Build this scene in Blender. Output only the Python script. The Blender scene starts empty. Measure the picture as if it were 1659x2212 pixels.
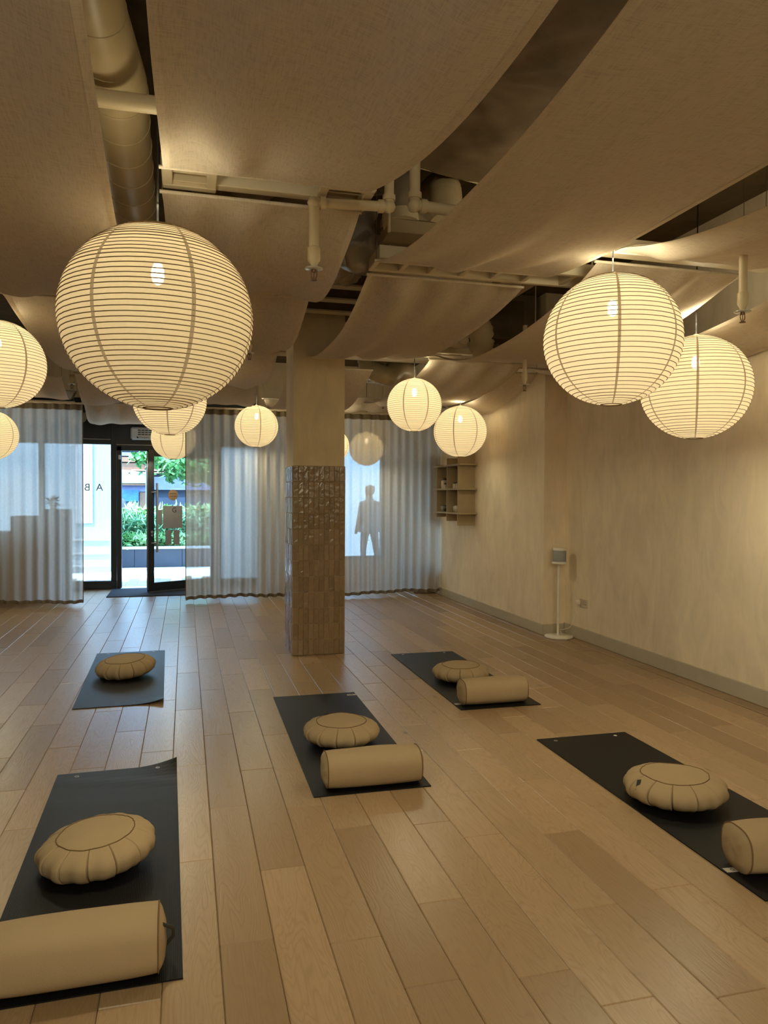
import bpy, math, random
from mathutils import Vector, Matrix, noise
random.seed(7)
sc = bpy.context.scene
COL = sc.collection
# ------------------------------------------------------------------ camera
cam_d = bpy.data.cameras.new('camera'); cam = bpy.data.objects.new('camera', cam_d); COL.objects.link(cam)
cam_d.sensor_fit = 'HORIZONTAL'; cam_d.sensor_width = 36.0; cam_d.lens = 36.0 * 1605.2 / 1659.0
cam_d.clip_start = 0.02; cam_d.clip_end = 300
PITCH, ROLL, YAW = 0.0214, -0.00534, math.radians(14.95)
_c, _s = math.cos(PITCH), math.sin(PITCH)
_ri, _fw, _dn = Vector((1, 0, 0)), Vector((0, _c, -_s)), Vector((0, -_s, -_c))
_cr, _sr = math.cos(ROLL), math.sin(ROLL)
_r2 = _ri * _cr + _dn * _sr; _d2 = _dn * _cr - _ri * _sr
_Z = Matrix.Rotation(-YAW, 3, 'Z')
_r2, _d2, _fw = _Z @ _r2, _Z @ _d2, _Z @ _fw
_M = Matrix((_r2, -_d2, -_fw)).transposed().to_4x4(); _M.translation = (0, 0, 1.5)
cam.matrix_world = _M
sc.camera = cam
# ------------------------------------------------------------------ world, lights, exposure
w = bpy.data.worlds.new('sky'); sc.world = w; w.use_nodes = True
w.node_tree.nodes['Background'].inputs[0].default_value = (0.34, 0.63, 1.0, 1)
w.node_tree.nodes['Background'].inputs[1].default_value = 13.0
def lamp(name, kind, loc, rot, energy, color, **kw):
    d = bpy.data.lights.new(name, kind); d.energy = energy; d.color = color
    for k, v in kw.items():
        if k == 'portal': d.cycles.is_portal = True
        else: setattr(d, k, v)
    o = bpy.data.objects.new(name, d); o.location = loc; o.rotation_euler = rot; COL.objects.link(o); return o
lamp('sun', 'SUN', (0, 20, 12), (math.radians(12), math.radians(-33), 0), 15.0, (1.0, 0.95, 0.85), angle=0.01)
lamp('portal_shopfront', 'AREA', (-0.6, 12.75, 1.2), (math.radians(-90), 0, 0), 1, (1, 1, 1), shape='RECTANGLE', size=4.4, size_y=2.4, portal=True)
lamp('portal_window', 'AREA', (2.75, 12.75, 1.35), (math.radians(-90), 0, 0), 1, (1, 1, 1), shape='RECTANGLE', size=1.4, size_y=2.0, portal=True)
# added warm fill light above and behind the camera, brightens the room
lamp('fill_wash', 'AREA', (0.6, -1.8, 2.62), (math.radians(34), 0, math.radians(-42)), 135, (1.0, 0.92, 0.64), shape='RECTANGLE', size=4.5, size_y=2.5)
BULB = 72.0
FILL_DOWN, FILL_UP, FILL_TOP = 8.0, 0.6, 3.8   # fill lamps added below and above each lantern to brighten the room
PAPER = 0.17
sc.view_settings.view_transform = 'Standard'; sc.view_settings.look = 'None'
sc.view_settings.gamma = 1.0; sc.view_settings.exposure = 0.18
sc.view_settings.use_curve_mapping = False
sc.cycles.use_denoising = True
sc.cycles.max_bounces = 7; sc.cycles.diffuse_bounces = 5; sc.cycles.glossy_bounces = 3
sc.cycles.transmission_bounces = 4; sc.cycles.transparent_max_bounces = 16
sc.cycles.caustics_reflective = False; sc.cycles.caustics_refractive = False
sc.cycles.sample_clamp_indirect = 4.0
# ------------------------------------------------------------------ materials
class NT:
    def __init__(s, name):
        s.m = bpy.data.materials.new(name); s.m.use_nodes = True; s.t = s.m.node_tree
        s.t.nodes.clear(); s.out = s.t.nodes.new('ShaderNodeOutputMaterial')
    def n(s, typ, **kw):
        nd = s.t.nodes.new(typ)
        for k, v in kw.items():
            if k.startswith('i_'):
                nd.inputs[k[2:].replace('_', ' ')].default_value = v
            else: setattr(nd, k, v)
        return nd
    def l(s, a, b): s.t.links.new(a, b)
    def math(s, op, a, b=None, c=None):
        nd = s.n('ShaderNodeMath', operation=op)
        for i, v in enumerate((a, b, c)):
            if v is None: continue
            if isinstance(v, (int, float)): nd.inputs[i].default_value = v
            else: s.l(v, nd.inputs[i])
        return nd.outputs[0]
    def ramp(s, fac, stops):
        r = s.n('ShaderNodeValToRGB'); e = r.color_ramp.elements
        while len(e) < len(stops): e.new(0.5)
        for el, (p, c) in zip(e, stops):
            el.position = p; el.color = (*c, 1) if len(c) == 3 else c
        s.l(fac, r.inputs[0]); return r.outputs[0]
    def noise(s, vec, scale, detail=3, rough=.55, dist=0):
        nd = s.n('ShaderNodeTexNoise'); nd.inputs['Scale'].default_value = scale
        nd.inputs['Detail'].default_value = detail; nd.inputs['Roughness'].default_value = rough
        nd.inputs['Distortion'].default_value = dist
        if vec is not None: s.l(vec, nd.inputs['Vector'])
        return nd.outputs['Fac']
    def coord(s, which='Object', scale=None, loc=None):
        o = s.n('ShaderNodeTexCoord').outputs[which]
        if scale or loc is not None:
            mp = s.n('ShaderNodeMapping')
            if scale: mp.inputs['Scale'].default_value = scale
            s.l(o, mp.inputs['Vector'])
            if loc is not None: s.l(loc, mp.inputs['Location'])
            o = mp.outputs[0]
        return o
    def bump(s, h, dist=.002, strength=.5):
        b = s.n('ShaderNodeBump'); b.inputs['Distance'].default_value = dist; b.inputs['Strength'].default_value = strength
        s.l(h, b.inputs['Height']); return b.outputs[0]
    def bsdf(s, color, rough=.5, spec=.5, metal=0.0, normal=None, coat=0):
        b = s.n('ShaderNodeBsdfPrincipled')
        if isinstance(color, tuple): b.inputs['Base Color'].default_value = (*color, 1)
        else: s.l(color, b.inputs['Base Color'])
        if isinstance(rough, (int, float)): b.inputs['Roughness'].default_value = rough
        else: s.l(rough, b.inputs['Roughness'])
        b.inputs['Specular IOR Level'].default_value = spec; b.inputs['Metallic'].default_value = metal
        b.inputs['Coat Weight'].default_value = coat
        if normal is not None: s.l(normal, b.inputs['Normal'])
        return b
    def done(s, shader): s.l(shader, s.out.inputs['Surface']); return s.m
    def mixsh(s, f, a, b):
        m = s.n('ShaderNodeMixShader')
        if isinstance(f, (int, float)): m.inputs[0].default_value = f
        else: s.l(f, m.inputs[0])
        s.l(a, m.inputs[1]); s.l(b, m.inputs[2]); return m.outputs[0]
    def mixcol(s, f, a, b, mode='MIX'):
        m = s.n('ShaderNodeMix', data_type='RGBA', blend_type=mode)
        if isinstance(f, (int, float)): m.inputs[0].default_value = f
        else: s.l(f, m.inputs[0])
        for v, i in ((a, 6), (b, 7)):
            if isinstance(v, tuple): m.inputs[i].default_value = (*v, 1)
            else: s.l(v, m.inputs[i])
        return m.outputs[2]
def plain(name, color, rough=.5, spec=.5, metal=0.0, var=.12, scale=6.0, bump=0.0):
    t = NT(name); c = t.coord()
    f = t.noise(c, scale, 4)
    lo = tuple(v * (1 - var) for v in color); hi = tuple(min(1, v * (1 + var)) for v in color)
    colr = t.ramp(f, [(.3, lo), (.7, hi)])
    nm = t.bump(t.noise(c, scale * 12, 2), .002, bump) if bump else None
    return t.done(t.bsdf(colr, rough, spec, metal, nm).outputs[0])
def m_limewash(name, color):
    t = NT(name); c = t.coord()
    big = t.noise(c, 1.1, 5, .6, .6); fine = t.noise(t.coord('Object', (1, 1, .35)), 5.0, 5, .65, 1.2)
    f = t.math('ADD', t.math('MULTIPLY', big, .5), t.math('MULTIPLY', fine, .5))
    col = t.ramp(f, [(.34, tuple(v * .86 for v in color)), (.5, color), (.66, tuple(min(1, v * 1.12) for v in color))])
    return t.done(t.bsdf(col, .85, .15, 0, t.bump(t.noise(c, 30, 4), .002, .25)).outputs[0])
def m_wood():
    t = NT('oak_plank')
    oi = t.n('ShaderNodeObjectInfo'); rnd = oi.outputs['Random']
    off = t.n('ShaderNodeCombineXYZ'); t.l(t.math('MULTIPLY', rnd, 37.0), off.inputs[0]); t.l(t.math('MULTIPLY', rnd, 91.0), off.inputs[1])
    # cathedral grain: stretched distance field warped by noise
    c1 = t.coord('Object', (7.5, 1.0, 1.0), off.outputs[0])
    n1 = t.noise(c1, 1.25, 2, .45, .6)
    rings = t.math('FRACT', t.math('MULTIPLY', n1, 26.0))
    tri = t.math('ABSOLUTE', t.math('SUBTRACT', rings, .5))
    ring = t.ramp(tri, [(.0, (1, 1, 1)), (.16, (.25, .25, .25)), (.4, (0, 0, 0))])
    c2 = t.coord('Object', (120.0, 5.0, 1.0), off.outputs[0])
    fine = t.noise(c2, 1.0, 3, .7)
    c3 = t.coord('Object', (5, 3, 1), off.outputs[0]); blot = t.noise(c3, 1.3, 3)
    base = t.ramp(rnd, [(0, (.265, .168, .088)), (.35, (.32, .21, .115)), (.7, (.395, .262, .146)), (1, (.305, .206, .116))])
    k = t.mixcol(t.math('MULTIPLY', ring, .32), base, (.20, .115, .05))
    k = t.mixcol(t.ramp(fine, [(.5, (0, 0, 0)), (.8, (.55, .55, .55))]), k, (.22, .13, .06))
    k = t.mixcol(t.ramp(blot, [(.5, (0, 0, 0)), (.8, (.22, .22, .22))]), k, (.26, .16, .08))
    kn = t.noise(t.coord('Object', (9, 4.5, 1), off.outputs[0]), 1.0, 1, .3)
    k = t.mixcol(t.ramp(kn, [(.765, (0, 0, 0)), (.83, (.8, .8, .8))]), k, (.10, .06, .03))
    h = t.math('ADD', t.math('MULTIPLY', ring, -.45), t.math('MULTIPLY', fine, -.6))
    b = t.bsdf(k, t.ramp(ring, [(0, (.29,) * 3), (1, (.335,) * 3)]), .55, 0, t.bump(h, .0012, .38))
    return t.done(b.outputs[0])
def m_cloth(name, color, trans=.35, clear=0.0, weave=900, var=.06, bumpd=.0006, fr=(18, 220)):
    t = NT(name); c = t.coord()
    wx = t.n('ShaderNodeTexWave', bands_direction='X'); wx.inputs['Scale'].default_value = weave / 6.283 / 6; wx.inputs['Distortion'].default_value = 1.5
    sl = t.noise(t.coord('Object', (fr[0], fr[1], fr[0] if bumpd else fr[1])), 1.0, 2, .5); sl2 = t.noise(t.coord('Object', (fr[1], fr[0], fr[0])), 1.0, 2, .5)
    f = t.math('ADD', t.math('MULTIPLY', sl, .5), t.math('MULTIPLY', sl2, .5))
    col = t.ramp(f, [(.36, tuple(v * (1 - var * 2.6) for v in color)), (.5, color), (.7, tuple(min(1, v * (1 + var)) for v in color))])
    nm = t.bump(f, bumpd or .0002, .6)
    d = t.n('ShaderNodeBsdfDiffuse'); t.l(col, d.inputs[0]); t.l(nm, d.inputs['Normal'])
    r = t.n('ShaderNodeBsdfTranslucent'); t.l(col, r.inputs[0]); t.l(nm, r.inputs['Normal'])
    s = t.mixsh(trans, d.outputs[0], r.outputs[0])
    if clear:
        tr = t.n('ShaderNodeBsdfTransparent'); tr.inputs[0].default_value = (1, 1, 1, 1)
        ff = t.ramp(f, [(.3, (clear * 1.22,) * 3), (.7, (clear * .78,) * 3)])
        s = t.mixsh(ff, s, tr.outputs[0])
    return t.done(s)
def m_paper(name, emit, trans_col, clear=.035):
    t = NT(name); c = t.coord()
    fib = t.noise(c, 26, 5, .7, 1.0)
    col = t.ramp(fib, [(.3, tuple(v * .93 for v in trans_col)), (.7, trans_col)])
    d = t.n('ShaderNodeBsdfDiffuse'); t.l(col, d.inputs[0])
    r = t.n('ShaderNodeBsdfTranslucent'); t.l(col, r.inputs[0])
    s = t.mixsh(.6, d.outputs[0], r.outputs[0])
    tr = t.n('ShaderNodeBsdfTransparent'); s = t.mixsh(clear, s, tr.outputs[0])
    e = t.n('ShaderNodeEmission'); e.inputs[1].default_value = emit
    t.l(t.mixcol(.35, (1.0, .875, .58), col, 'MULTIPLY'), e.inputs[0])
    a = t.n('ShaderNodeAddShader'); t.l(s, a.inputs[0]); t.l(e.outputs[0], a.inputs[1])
    return t.done(a.outputs[0])
def m_emit(name, col, k):
    t = NT(name); e = t.n('ShaderNodeEmission'); e.inputs[0].default_value = (*col, 1); e.inputs[1].default_value = k
    return t.done(e.outputs[0])
def m_glass(name, tint=(.93, .97, .98)):
    t = NT(name)
    fr = t.n('ShaderNodeFresnel'); fr.inputs[0].default_value = 1.5
    tr = t.n('ShaderNodeBsdfTransparent'); tr.inputs[0].default_value = (*tint, 1)
    g = t.n('ShaderNodeBsdfGlossy'); g.inputs['Roughness'].default_value = .01
    return t.done(t.mixsh(fr.outputs[0], tr.outputs[0], g.outputs[0]))
def m_tile():
    t = NT('zellige_glaze'); oi = t.n('ShaderNodeObjectInfo'); rnd = oi.outputs['Random']
    off = t.n('ShaderNodeCombineXYZ'); t.l(t.math('MULTIPLY', rnd, 50), off.inputs[0])
    c = t.coord('Object', (1, 1, 1), off.outputs[0])
    base = t.ramp(rnd, [(0, (.17, .105, .047)), (.3, (.215, .137, .064)), (.6, (.24, .157, .077)), (1, (.185, .117, .054))])
    f = t.noise(c, 22, 3)
    k = t.mixcol(t.ramp(f, [(.4, (0, 0, 0)), (.8, (.5, .5, .5))]), base, (.29, .20, .10))
    h = t.noise(c, 17, 3, .5, .6)
    return t.done(t.bsdf(k, .13, .55, 0, t.bump(h, .012, .55)).outputs[0])
def m_mat():
    t = NT('ribbed_rubber'); c = t.coord()
    wv = t.n('ShaderNodeTexWave', bands_direction='X'); wv.inputs['Scale'].default_value = 55; t.l(c, wv.inputs['Vector'])
    f = t.noise(c, 300, 2)
    col = t.ramp(f, [(.35, (.004, .0038, .0038)), (.7, (.009, .0086, .0086))])
    h = t.math('ADD', t.math('MULTIPLY', wv.outputs['Fac'], .7), t.math('MULTIPLY', f, .5))
    return t.done(t.bsdf(col, .46, .20, 0, t.bump(h, .0015, .45)).outputs[0])
def m_canvas(name, color):
    t = NT(name); c = t.coord()
    f = t.noise(t.coord('Object', (260, 260, 260)), 1, 2); g = t.noise(c, 9, 4)
    col = t.mixcol(t.math('MULTIPLY', g, .35), color, tuple(v * .72 for v in color))
    return t.done(t.bsdf(col, .9, .1, 0, t.bump(t.math('ADD', f, t.math('MULTIPLY', g, 3)), .0016, .5)).outputs[0])
M = dict(
    wall=m_limewash('limewash_beige', (.76, .635, .455)), pillar=m_limewash('limewash_pillar', (.64, .52, .33)),
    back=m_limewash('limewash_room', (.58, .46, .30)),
    wood=m_wood(), linen=m_cloth('ceiling_linen', (.74, .63, .495), .32), hem=m_cloth('linen_hem', (.70, .60, .47), .16),
    sheer=m_cloth('sheer_linen', (.66, .62, .56), .58, .20, var=.05, bumpd=0, fr=(30, 400)), tape=m_cloth('curtain_tape', (.20, .155, .10), .12, .02),
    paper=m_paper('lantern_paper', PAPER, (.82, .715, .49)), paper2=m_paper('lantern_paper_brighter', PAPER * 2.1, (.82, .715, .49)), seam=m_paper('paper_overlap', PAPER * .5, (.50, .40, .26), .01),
    rib=plain('bamboo_rib', (.20, .13, .06), .7), bulb=m_emit('bulb_glow', (1.0, .80, .50), BULB),
    cord=plain('black_cord', (.012, .011, .010), .6), black=plain('black_powder_coat', (.012, .015, .020), .35, .5, 0, .1),
    steel=plain('brushed_steel', (.42, .40, .37), .35, .5, .9), glass=m_glass('clear_glass'), frost=m_cloth('frosted_film', (.62, .66, .66), .75, .03, bumpd=0, fr=(20, 60)),
    tile=m_tile(), grout=plain('grout', (.36, .27, .165), .9, .1), mat=m_mat(),
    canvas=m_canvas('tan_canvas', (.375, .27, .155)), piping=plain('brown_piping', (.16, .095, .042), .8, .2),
    skirt=plain('skirting_paint', (.43, .37, .27), .6, .3, 0, .05), pipe=plain('painted_pipe', (.60, .49, .31), .45, .4, 0, .08),
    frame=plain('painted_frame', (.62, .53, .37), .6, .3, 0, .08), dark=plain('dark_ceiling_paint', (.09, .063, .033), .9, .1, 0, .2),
    joist=plain('joist_paint', (.16, .118, .066), .8, .2, 0, .15), duct=plain('duct_paint', (.44, .345, .20), .4, .4, 0, .1),
    brass=plain('bronze', (.17, .095, .06), .4, .5, .8), white=plain('white_plastic', (.72, .67, .56), .45, .4, 0, .03),
    cable=plain('white_cable', (.74, .68, .56), .5), greyf=plain('grey_grille_fabric', (.30, .30, .28), .9, .1, 0, .1, 90),
    shelf=plain('shelf_paint', (.33, .25, .145), .6, .3, 0, .08), outlet=plain('outlet_metal', (.52, .43, .31), .5, .4, .0),
    door_mat=plain('coir_grey', (.035, .036, .045), .95, .1, 0, .5, 120), pave=plain('pale_paving', (.74, .74, .72), .8, .2, 0, .06, 2),
    stone=plain('blue_grey_stone', (.05, .056, .075), .6, .3, 0, .15, 3), cap=plain('stone_cap', (.55, .56, .58), .7),
    leaf=plain('leaf_green', (.09, .26, .07), .5, .4, 0, .5, 3), leaf2=plain('leaf_pale_green', (.30, .48, .22), .5, .4, 0, .5, 3),
    leaf3=plain('leaf_bluegreen', (.16, .36, .20), .5, .4, 0, .5, 3),
    bark=plain('bark', (.10, .075, .05), .9), soil=plain('soil', (.05, .04, .03), .95),
    tag=plain('silver_tag', (.42, .37, .30), .6), ink=plain('dark_ink', (.03, .026, .022), .7), darktag=plain('dark_strap', (.03, .024, .018), .8),
    gins=plain('wrapped_insulation', (.19, .135, .08), .8, .12, 0, .25, 4, .6), foil=plain('crinkled_plastic', (.25, .20, .145), .35, .5, 0, .2, 5),
    heater=plain('heater_white', (.62, .66, .72), .4), grille=plain('heater_slot', (.10, .095, .11), .6),
    greycard=plain('grey_card', (.24, .235, .25), .8), brownwood=plain('brown_disc', (.25, .16, .09), .7),
    extwall=plain('pale_render', (.36, .42, .46), .85, .1, 0, .05, 2), extdark=plain('louvre_blue_grey', (.05, .075, .11), .6),
    awning=plain('pale_teal_awning', (.30, .50, .52), .7), rust=plain('rust_band', (.18, .08, .04), .7), lav=plain('lavender_fascia', (.16, .17, .27), .7),
    poster=plain('blue_poster', (.04, .13, .30), .5, .4, 0, .5, 2.5), strip=m_emit('strip_light', (1, 1, .95), 2.2), orange=plain('tan_panel', (.20, .10, .05), .7),
    letter=plain('grey_letter', (.22, .27, .30), .6), rock=plain('grey_boulder', (.07, .076, .095), .8, .2, 0, .3, 3, .6),
    clothes=plain('dark_clothes', (.03, .032, .04), .9), skin=plain('skin', (.45, .28, .2), .6), hair=plain('dark_hair', (.02, .015, .012), .7),
    jar=plain('cream_jar', (.62, .52, .38), .4), lid=plain('jar_lid', (.06, .045, .03), .5), cup=plain('dark_cup', (.035, .028, .022), .4), cup2=plain('pale_cup', (.55, .48, .38), .4),
    counter=plain('counter_wood', (.24, .17, .10), .6), plug=plain('plug_white', (.72, .62, .48), .4), sensor=plain('sensor_white', (.6, .65, .7), .5),
    disc=plain('sprinkler_plate', (.55, .52, .46), .3, .5, .4))
# ------------------------------------------------------------------ mesh helpers
class MB:
    def __init__(s): s.v = []; s.f = []; s.sm = []
    def add(s, vs, fs, smooth=False):
        b = len(s.v); s.v += [tuple(v) for v in vs]; s.f += [tuple(b + i for i in f) for f in fs]; s.sm += [smooth] * len(fs); return s
    def box(s, x0, x1, y0, y1, z0, z1, bev=0.0, mtx=None):
        if bev <= 0:
            vs = [(x, y, z) for z in (z0, z1) for y in (y0, y1) for x in (x0, x1)]
            fs = [(0, 2, 3, 1), (4, 5, 7, 6), (0, 1, 5, 4), (2, 6, 7, 3), (0, 4, 6, 2), (1, 3, 7, 5)]
        else:
            b = min(bev, (x1 - x0) * .49, (y1 - y0) * .49, (z1 - z0) * .49)
            vs = []; idx = {}
            for sx in (0, 1):
                for sy in (0, 1):
                    for sz in (0, 1):
                        X, Y, Z_ = (x0, x1)[sx], (y0, y1)[sy], (z0, z1)[sz]
                        ix, iy, iz = X + b * (1 - 2 * sx), Y + b * (1 - 2 * sy), Z_ + b * (1 - 2 * sz)
                        for a, p in enumerate(((X, iy, iz), (ix, Y, iz), (ix, iy, Z_))):
                            idx[(sx, sy, sz, a)] = len(vs); vs.append(p)
            fs = []
            for a in range(3):
                o = [i for i in range(3) if i != a]
                for side in (0, 1):
                    q = []
                    for u, v_ in ((0, 0), (1, 0), (1, 1), (0, 1)):
                        k = [0, 0, 0]; k[a] = side; k[o[0]] = u; k[o[1]] = v_; q.append(idx[(*k, a)])
                    fs.append(q if (side == 1) != (a == 1) else q[::-1])
            for a in range(3):
                o = [i for i in range(3) if i != a]
                for u in (0, 1):
                    for v_ in (0, 1):
                        k0 = [0, 0, 0]; k0[o[0]] = u; k0[o[1]] = v_; k1 = list(k0); k1[a] = 1
                        fs.append([idx[(*k0, o[0])], idx[(*k1, o[0])], idx[(*k1, o[1])], idx[(*k0, o[1])]])
            for sx in (0, 1):
                for sy in (0, 1):
                    for sz in (0, 1): fs.append([idx[(sx, sy, sz, a)] for a in range(3)])
        if mtx is not None: vs = [mtx @ Vector(v) for v in vs]
        return s.add(vs, fs)
    def tube(s, pts, r, n=10, caps=True, closed=False):
        pts = [Vector(p) for p in pts]; rs = r if isinstance(r, (list, tuple)) else [r] * len(pts)
        vs = []; fs = []; m = len(pts); up = None
        for i, p in enumerate(pts):
            if closed: t = pts[(i + 1) % m] - pts[i - 1]
            else: t = pts[min(i + 1, m - 1)] - pts[max(i - 1, 0)]
            t.normalize()
            if up is None: up = t.orthogonal().normalized()
            else:
                up = up - t * up.dot(t)
                up = up.normalized() if up.length > 1e-6 else t.orthogonal().normalized()
            bi = t.cross(up)
            for k in range(n):
                a = 2 * math.pi * k / n; vs.append(p + (up * math.cos(a) + bi * math.sin(a)) * rs[i])
        for i in range(m if closed else m - 1):
            for k in range(n):
                a, b_ = i * n + k, i * n + (k + 1) % n; c, d = ((i + 1) % m) * n + (k + 1) % n, ((i + 1) % m) * n + k
                fs.append((a, b_, c, d))
        s.add(vs, fs, True)
        if caps and not closed:
            s.add([vs[k] for k in range(n)], [tuple(range(n))[::-1]]); s.add([vs[(m - 1) * n + k] for k in range(n)], [tuple(range(n))])
        return s
    def lathe(s, prof, n=32, cx=0, cy=0, smooth=True, cap=True):
        vs = [(cx + r * math.cos(2 * math.pi * k / n), cy + r * math.sin(2 * math.pi * k / n), z) for r, z in prof for k in range(n)]
        fs = [(i * n + k, i * n + (k + 1) % n, (i + 1) * n + (k + 1) % n, (i + 1) * n + k) for i in range(len(prof) - 1) for k in range(n)]
        s.add(vs, fs, smooth)
        if cap:
            if prof[0][0] > 1e-5: s.add(vs[:n], [tuple(range(n))[::-1]])
            if prof[-1][0] > 1e-5: s.add(vs[-n:], [tuple(range(n))])
        return s
    def grid(s, fn, nu, nv, smooth=True):
        vs = [fn(u / nu, v / nv) for v in range(nv + 1) for u in range(nu + 1)]
        fs = [(v * (nu + 1) + u, v * (nu + 1) + u + 1, (v + 1) * (nu + 1) + u + 1, (v + 1) * (nu + 1) + u) for v in range(nv) for u in range(nu)]
        return s.add(vs, fs, smooth)
    def mesh(s, name, mat):
        me = bpy.data.meshes.new(name); me.from_pydata(s.v, [], s.f); me.materials.append(M[mat])
        me.polygons.foreach_set('use_smooth', s.sm); me.update(); return me
    def obj(s, name, mat, parent=None, **props):
        return link(name, s.mesh(name, mat), parent, **props)
def link(name, data, parent=None, **props):
    o = bpy.data.objects.new(name, data); COL.objects.link(o)
    if parent is not None: o.parent = parent
    for k, v in props.items(): o[k] = v
    return o
def thing(name, label, cat, loc=(0, 0, 0), rz=0.0, group=None, kind=None):
    o = bpy.data.objects.new(name, None); o.empty_display_size = .1; COL.objects.link(o)
    o.location = loc; o.rotation_euler = (0, 0, rz); o['label'] = label; o['category'] = cat
    if group: o['group'] = group
    if kind: o['kind'] = kind
    return o
def struct(name, mb, mat, label, cat):
    return mb.obj(name, mat, None, kind='structure', label=label, category=cat)
def box(*a, **k): return MB().box(*a, **k)
def text_mesh(name, s, size, mat, parent, mtx, extrude=.0008):
    cu = bpy.data.curves.new(name, 'FONT'); cu.body = s; cu.size = size; cu.extrude = extrude; cu.align_x = 'CENTER'; cu.align_y = 'CENTER'
    tmp = bpy.data.objects.new('tmp', cu); COL.objects.link(tmp)
    me = bpy.data.meshes.new_from_object(tmp.evaluated_get(bpy.context.evaluated_depsgraph_get()))
    bpy.data.objects.remove(tmp); bpy.data.curves.remove(cu)
    me.name = name; me.materials.clear(); me.materials.append(M[mat]); me.transform(mtx)
    return link(name, me, parent)
def crinkle(p, amp, sc_, seed=0):
    q = Vector(p) * sc_ + Vector((seed, seed * 2, 0)); return Vector(p) + noise.noise_vector(q) * amp
# ------------------------------------------------------------------ room shell
CEIL = 3.7; CURT = 10.65; FRONT = 12.55; WR = 4.02; WR2 = 3.755; JOG = 7.37
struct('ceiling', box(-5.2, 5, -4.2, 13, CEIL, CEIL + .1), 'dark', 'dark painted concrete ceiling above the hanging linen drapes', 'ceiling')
struct('wall_right', box(WR, WR + .2, -4.2, JOG, 0, CEIL), 'wall', 'bare beige limewashed wall on the right with a power outlet', 'wall')
struct('wall_right.001', box(WR2, WR + .2, JOG - .03, 13, 0, CEIL), 'wall', 'beige limewashed wall stepping forward, carrying the small shelves', 'wall')
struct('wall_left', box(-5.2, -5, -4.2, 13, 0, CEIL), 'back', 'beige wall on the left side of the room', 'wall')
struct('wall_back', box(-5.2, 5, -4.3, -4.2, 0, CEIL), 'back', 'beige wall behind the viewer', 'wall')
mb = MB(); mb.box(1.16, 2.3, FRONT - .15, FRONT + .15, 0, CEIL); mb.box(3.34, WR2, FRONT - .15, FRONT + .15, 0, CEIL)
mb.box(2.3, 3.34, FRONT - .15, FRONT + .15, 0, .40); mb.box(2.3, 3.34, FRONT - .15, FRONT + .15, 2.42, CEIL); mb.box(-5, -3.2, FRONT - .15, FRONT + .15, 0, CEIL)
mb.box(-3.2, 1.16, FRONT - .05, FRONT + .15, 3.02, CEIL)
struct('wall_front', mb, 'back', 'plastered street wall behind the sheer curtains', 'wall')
struct('baseboard_right', box(WR - .016, WR, -4.2, JOG, 0.001, .125, bev=.003), 'skirt', 'grey beige skirting along the near right wall', 'baseboard')
mb = MB(); mb.box(WR2 - .016, WR2, JOG - .046, FRONT - .16, 0.001, .115, bev=.003); mb.box(WR2 - .0, WR - .017, JOG - .046, JOG - .03, 0.001, .115, bev=.003)
struct('baseboard_right.001', mb, 'skirt', 'grey beige skirting under the wall with the shelves', 'baseboard')
# floor: sub-floor plus oak planks, one object each for the nearest three hundred
fl = struct('floor', box(-5, WR, -4.2, FRONT + .1, -.12, -.014), 'joist', 'pale oak plank floor of staggered boards', 'floor')
PW, PL = .179, 1.115
def plank_mb(w_, l_, x=0, y=0, into=None):
    m_ = into or MB(); m_.box(x - w_ / 2 + .0006, x + w_ / 2 - .0006, y - l_ / 2 + .0006, y + l_ / 2 - .0006, -.014, 0.0, bev=.0032); return m_
pmesh = plank_mb(PW, PL).mesh('plank', 'wood')
offs = {-3: .43, -2: .04, -1: .79, 0: .243, 1: .66, 2: .17, 3: .92, 4: .31, 5: .88}
cells = []
for k in range(-17, 22):
    x = .109 + PW * (k + .5)
    o_ = offs.get(k, ((.25 if k % 2 else .78) + random.uniform(-.14, .14)) % 1.0)
    for j in range(0, 12):
        y0 = (o_ + j) * PL - 0.6
        y0 = (o_ * 1.0 + (j - 0)) * PL
        cells.append((x, y0 + PL / 2))
# keep the boards in the room
vis = []; rest = MB()
fx, fy = math.sin(YAW), math.cos(YAW)
for x, y in cells:
    if x + PW / 2 > WR + .09: continue
    d = x * fx + y * fy; lat = x * fy - y * fx
    seen = d > .6 and abs(lat) < d * .52 + .35
    if seen and y + PL / 2 < FRONT: vis.append((d, x, y))
    elif y - PL / 2 > -4 : plank_mb(PW, PL if y + PL / 2 < FRONT + .1 else PL, x, y, rest)
vis.sort()
for i, (d, x, y) in enumerate(vis):
    if i < 300:
        o = link('plank', pmesh, fl); o.location = (x, y, random.uniform(-.0004, .0004))
        if x + PW / 2 > WR - .01: o.scale.x = .8
    else: plank_mb(PW, PL, x, y, rest)
rest.obj('plank_field', 'wood', fl, kind='stuff')
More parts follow.
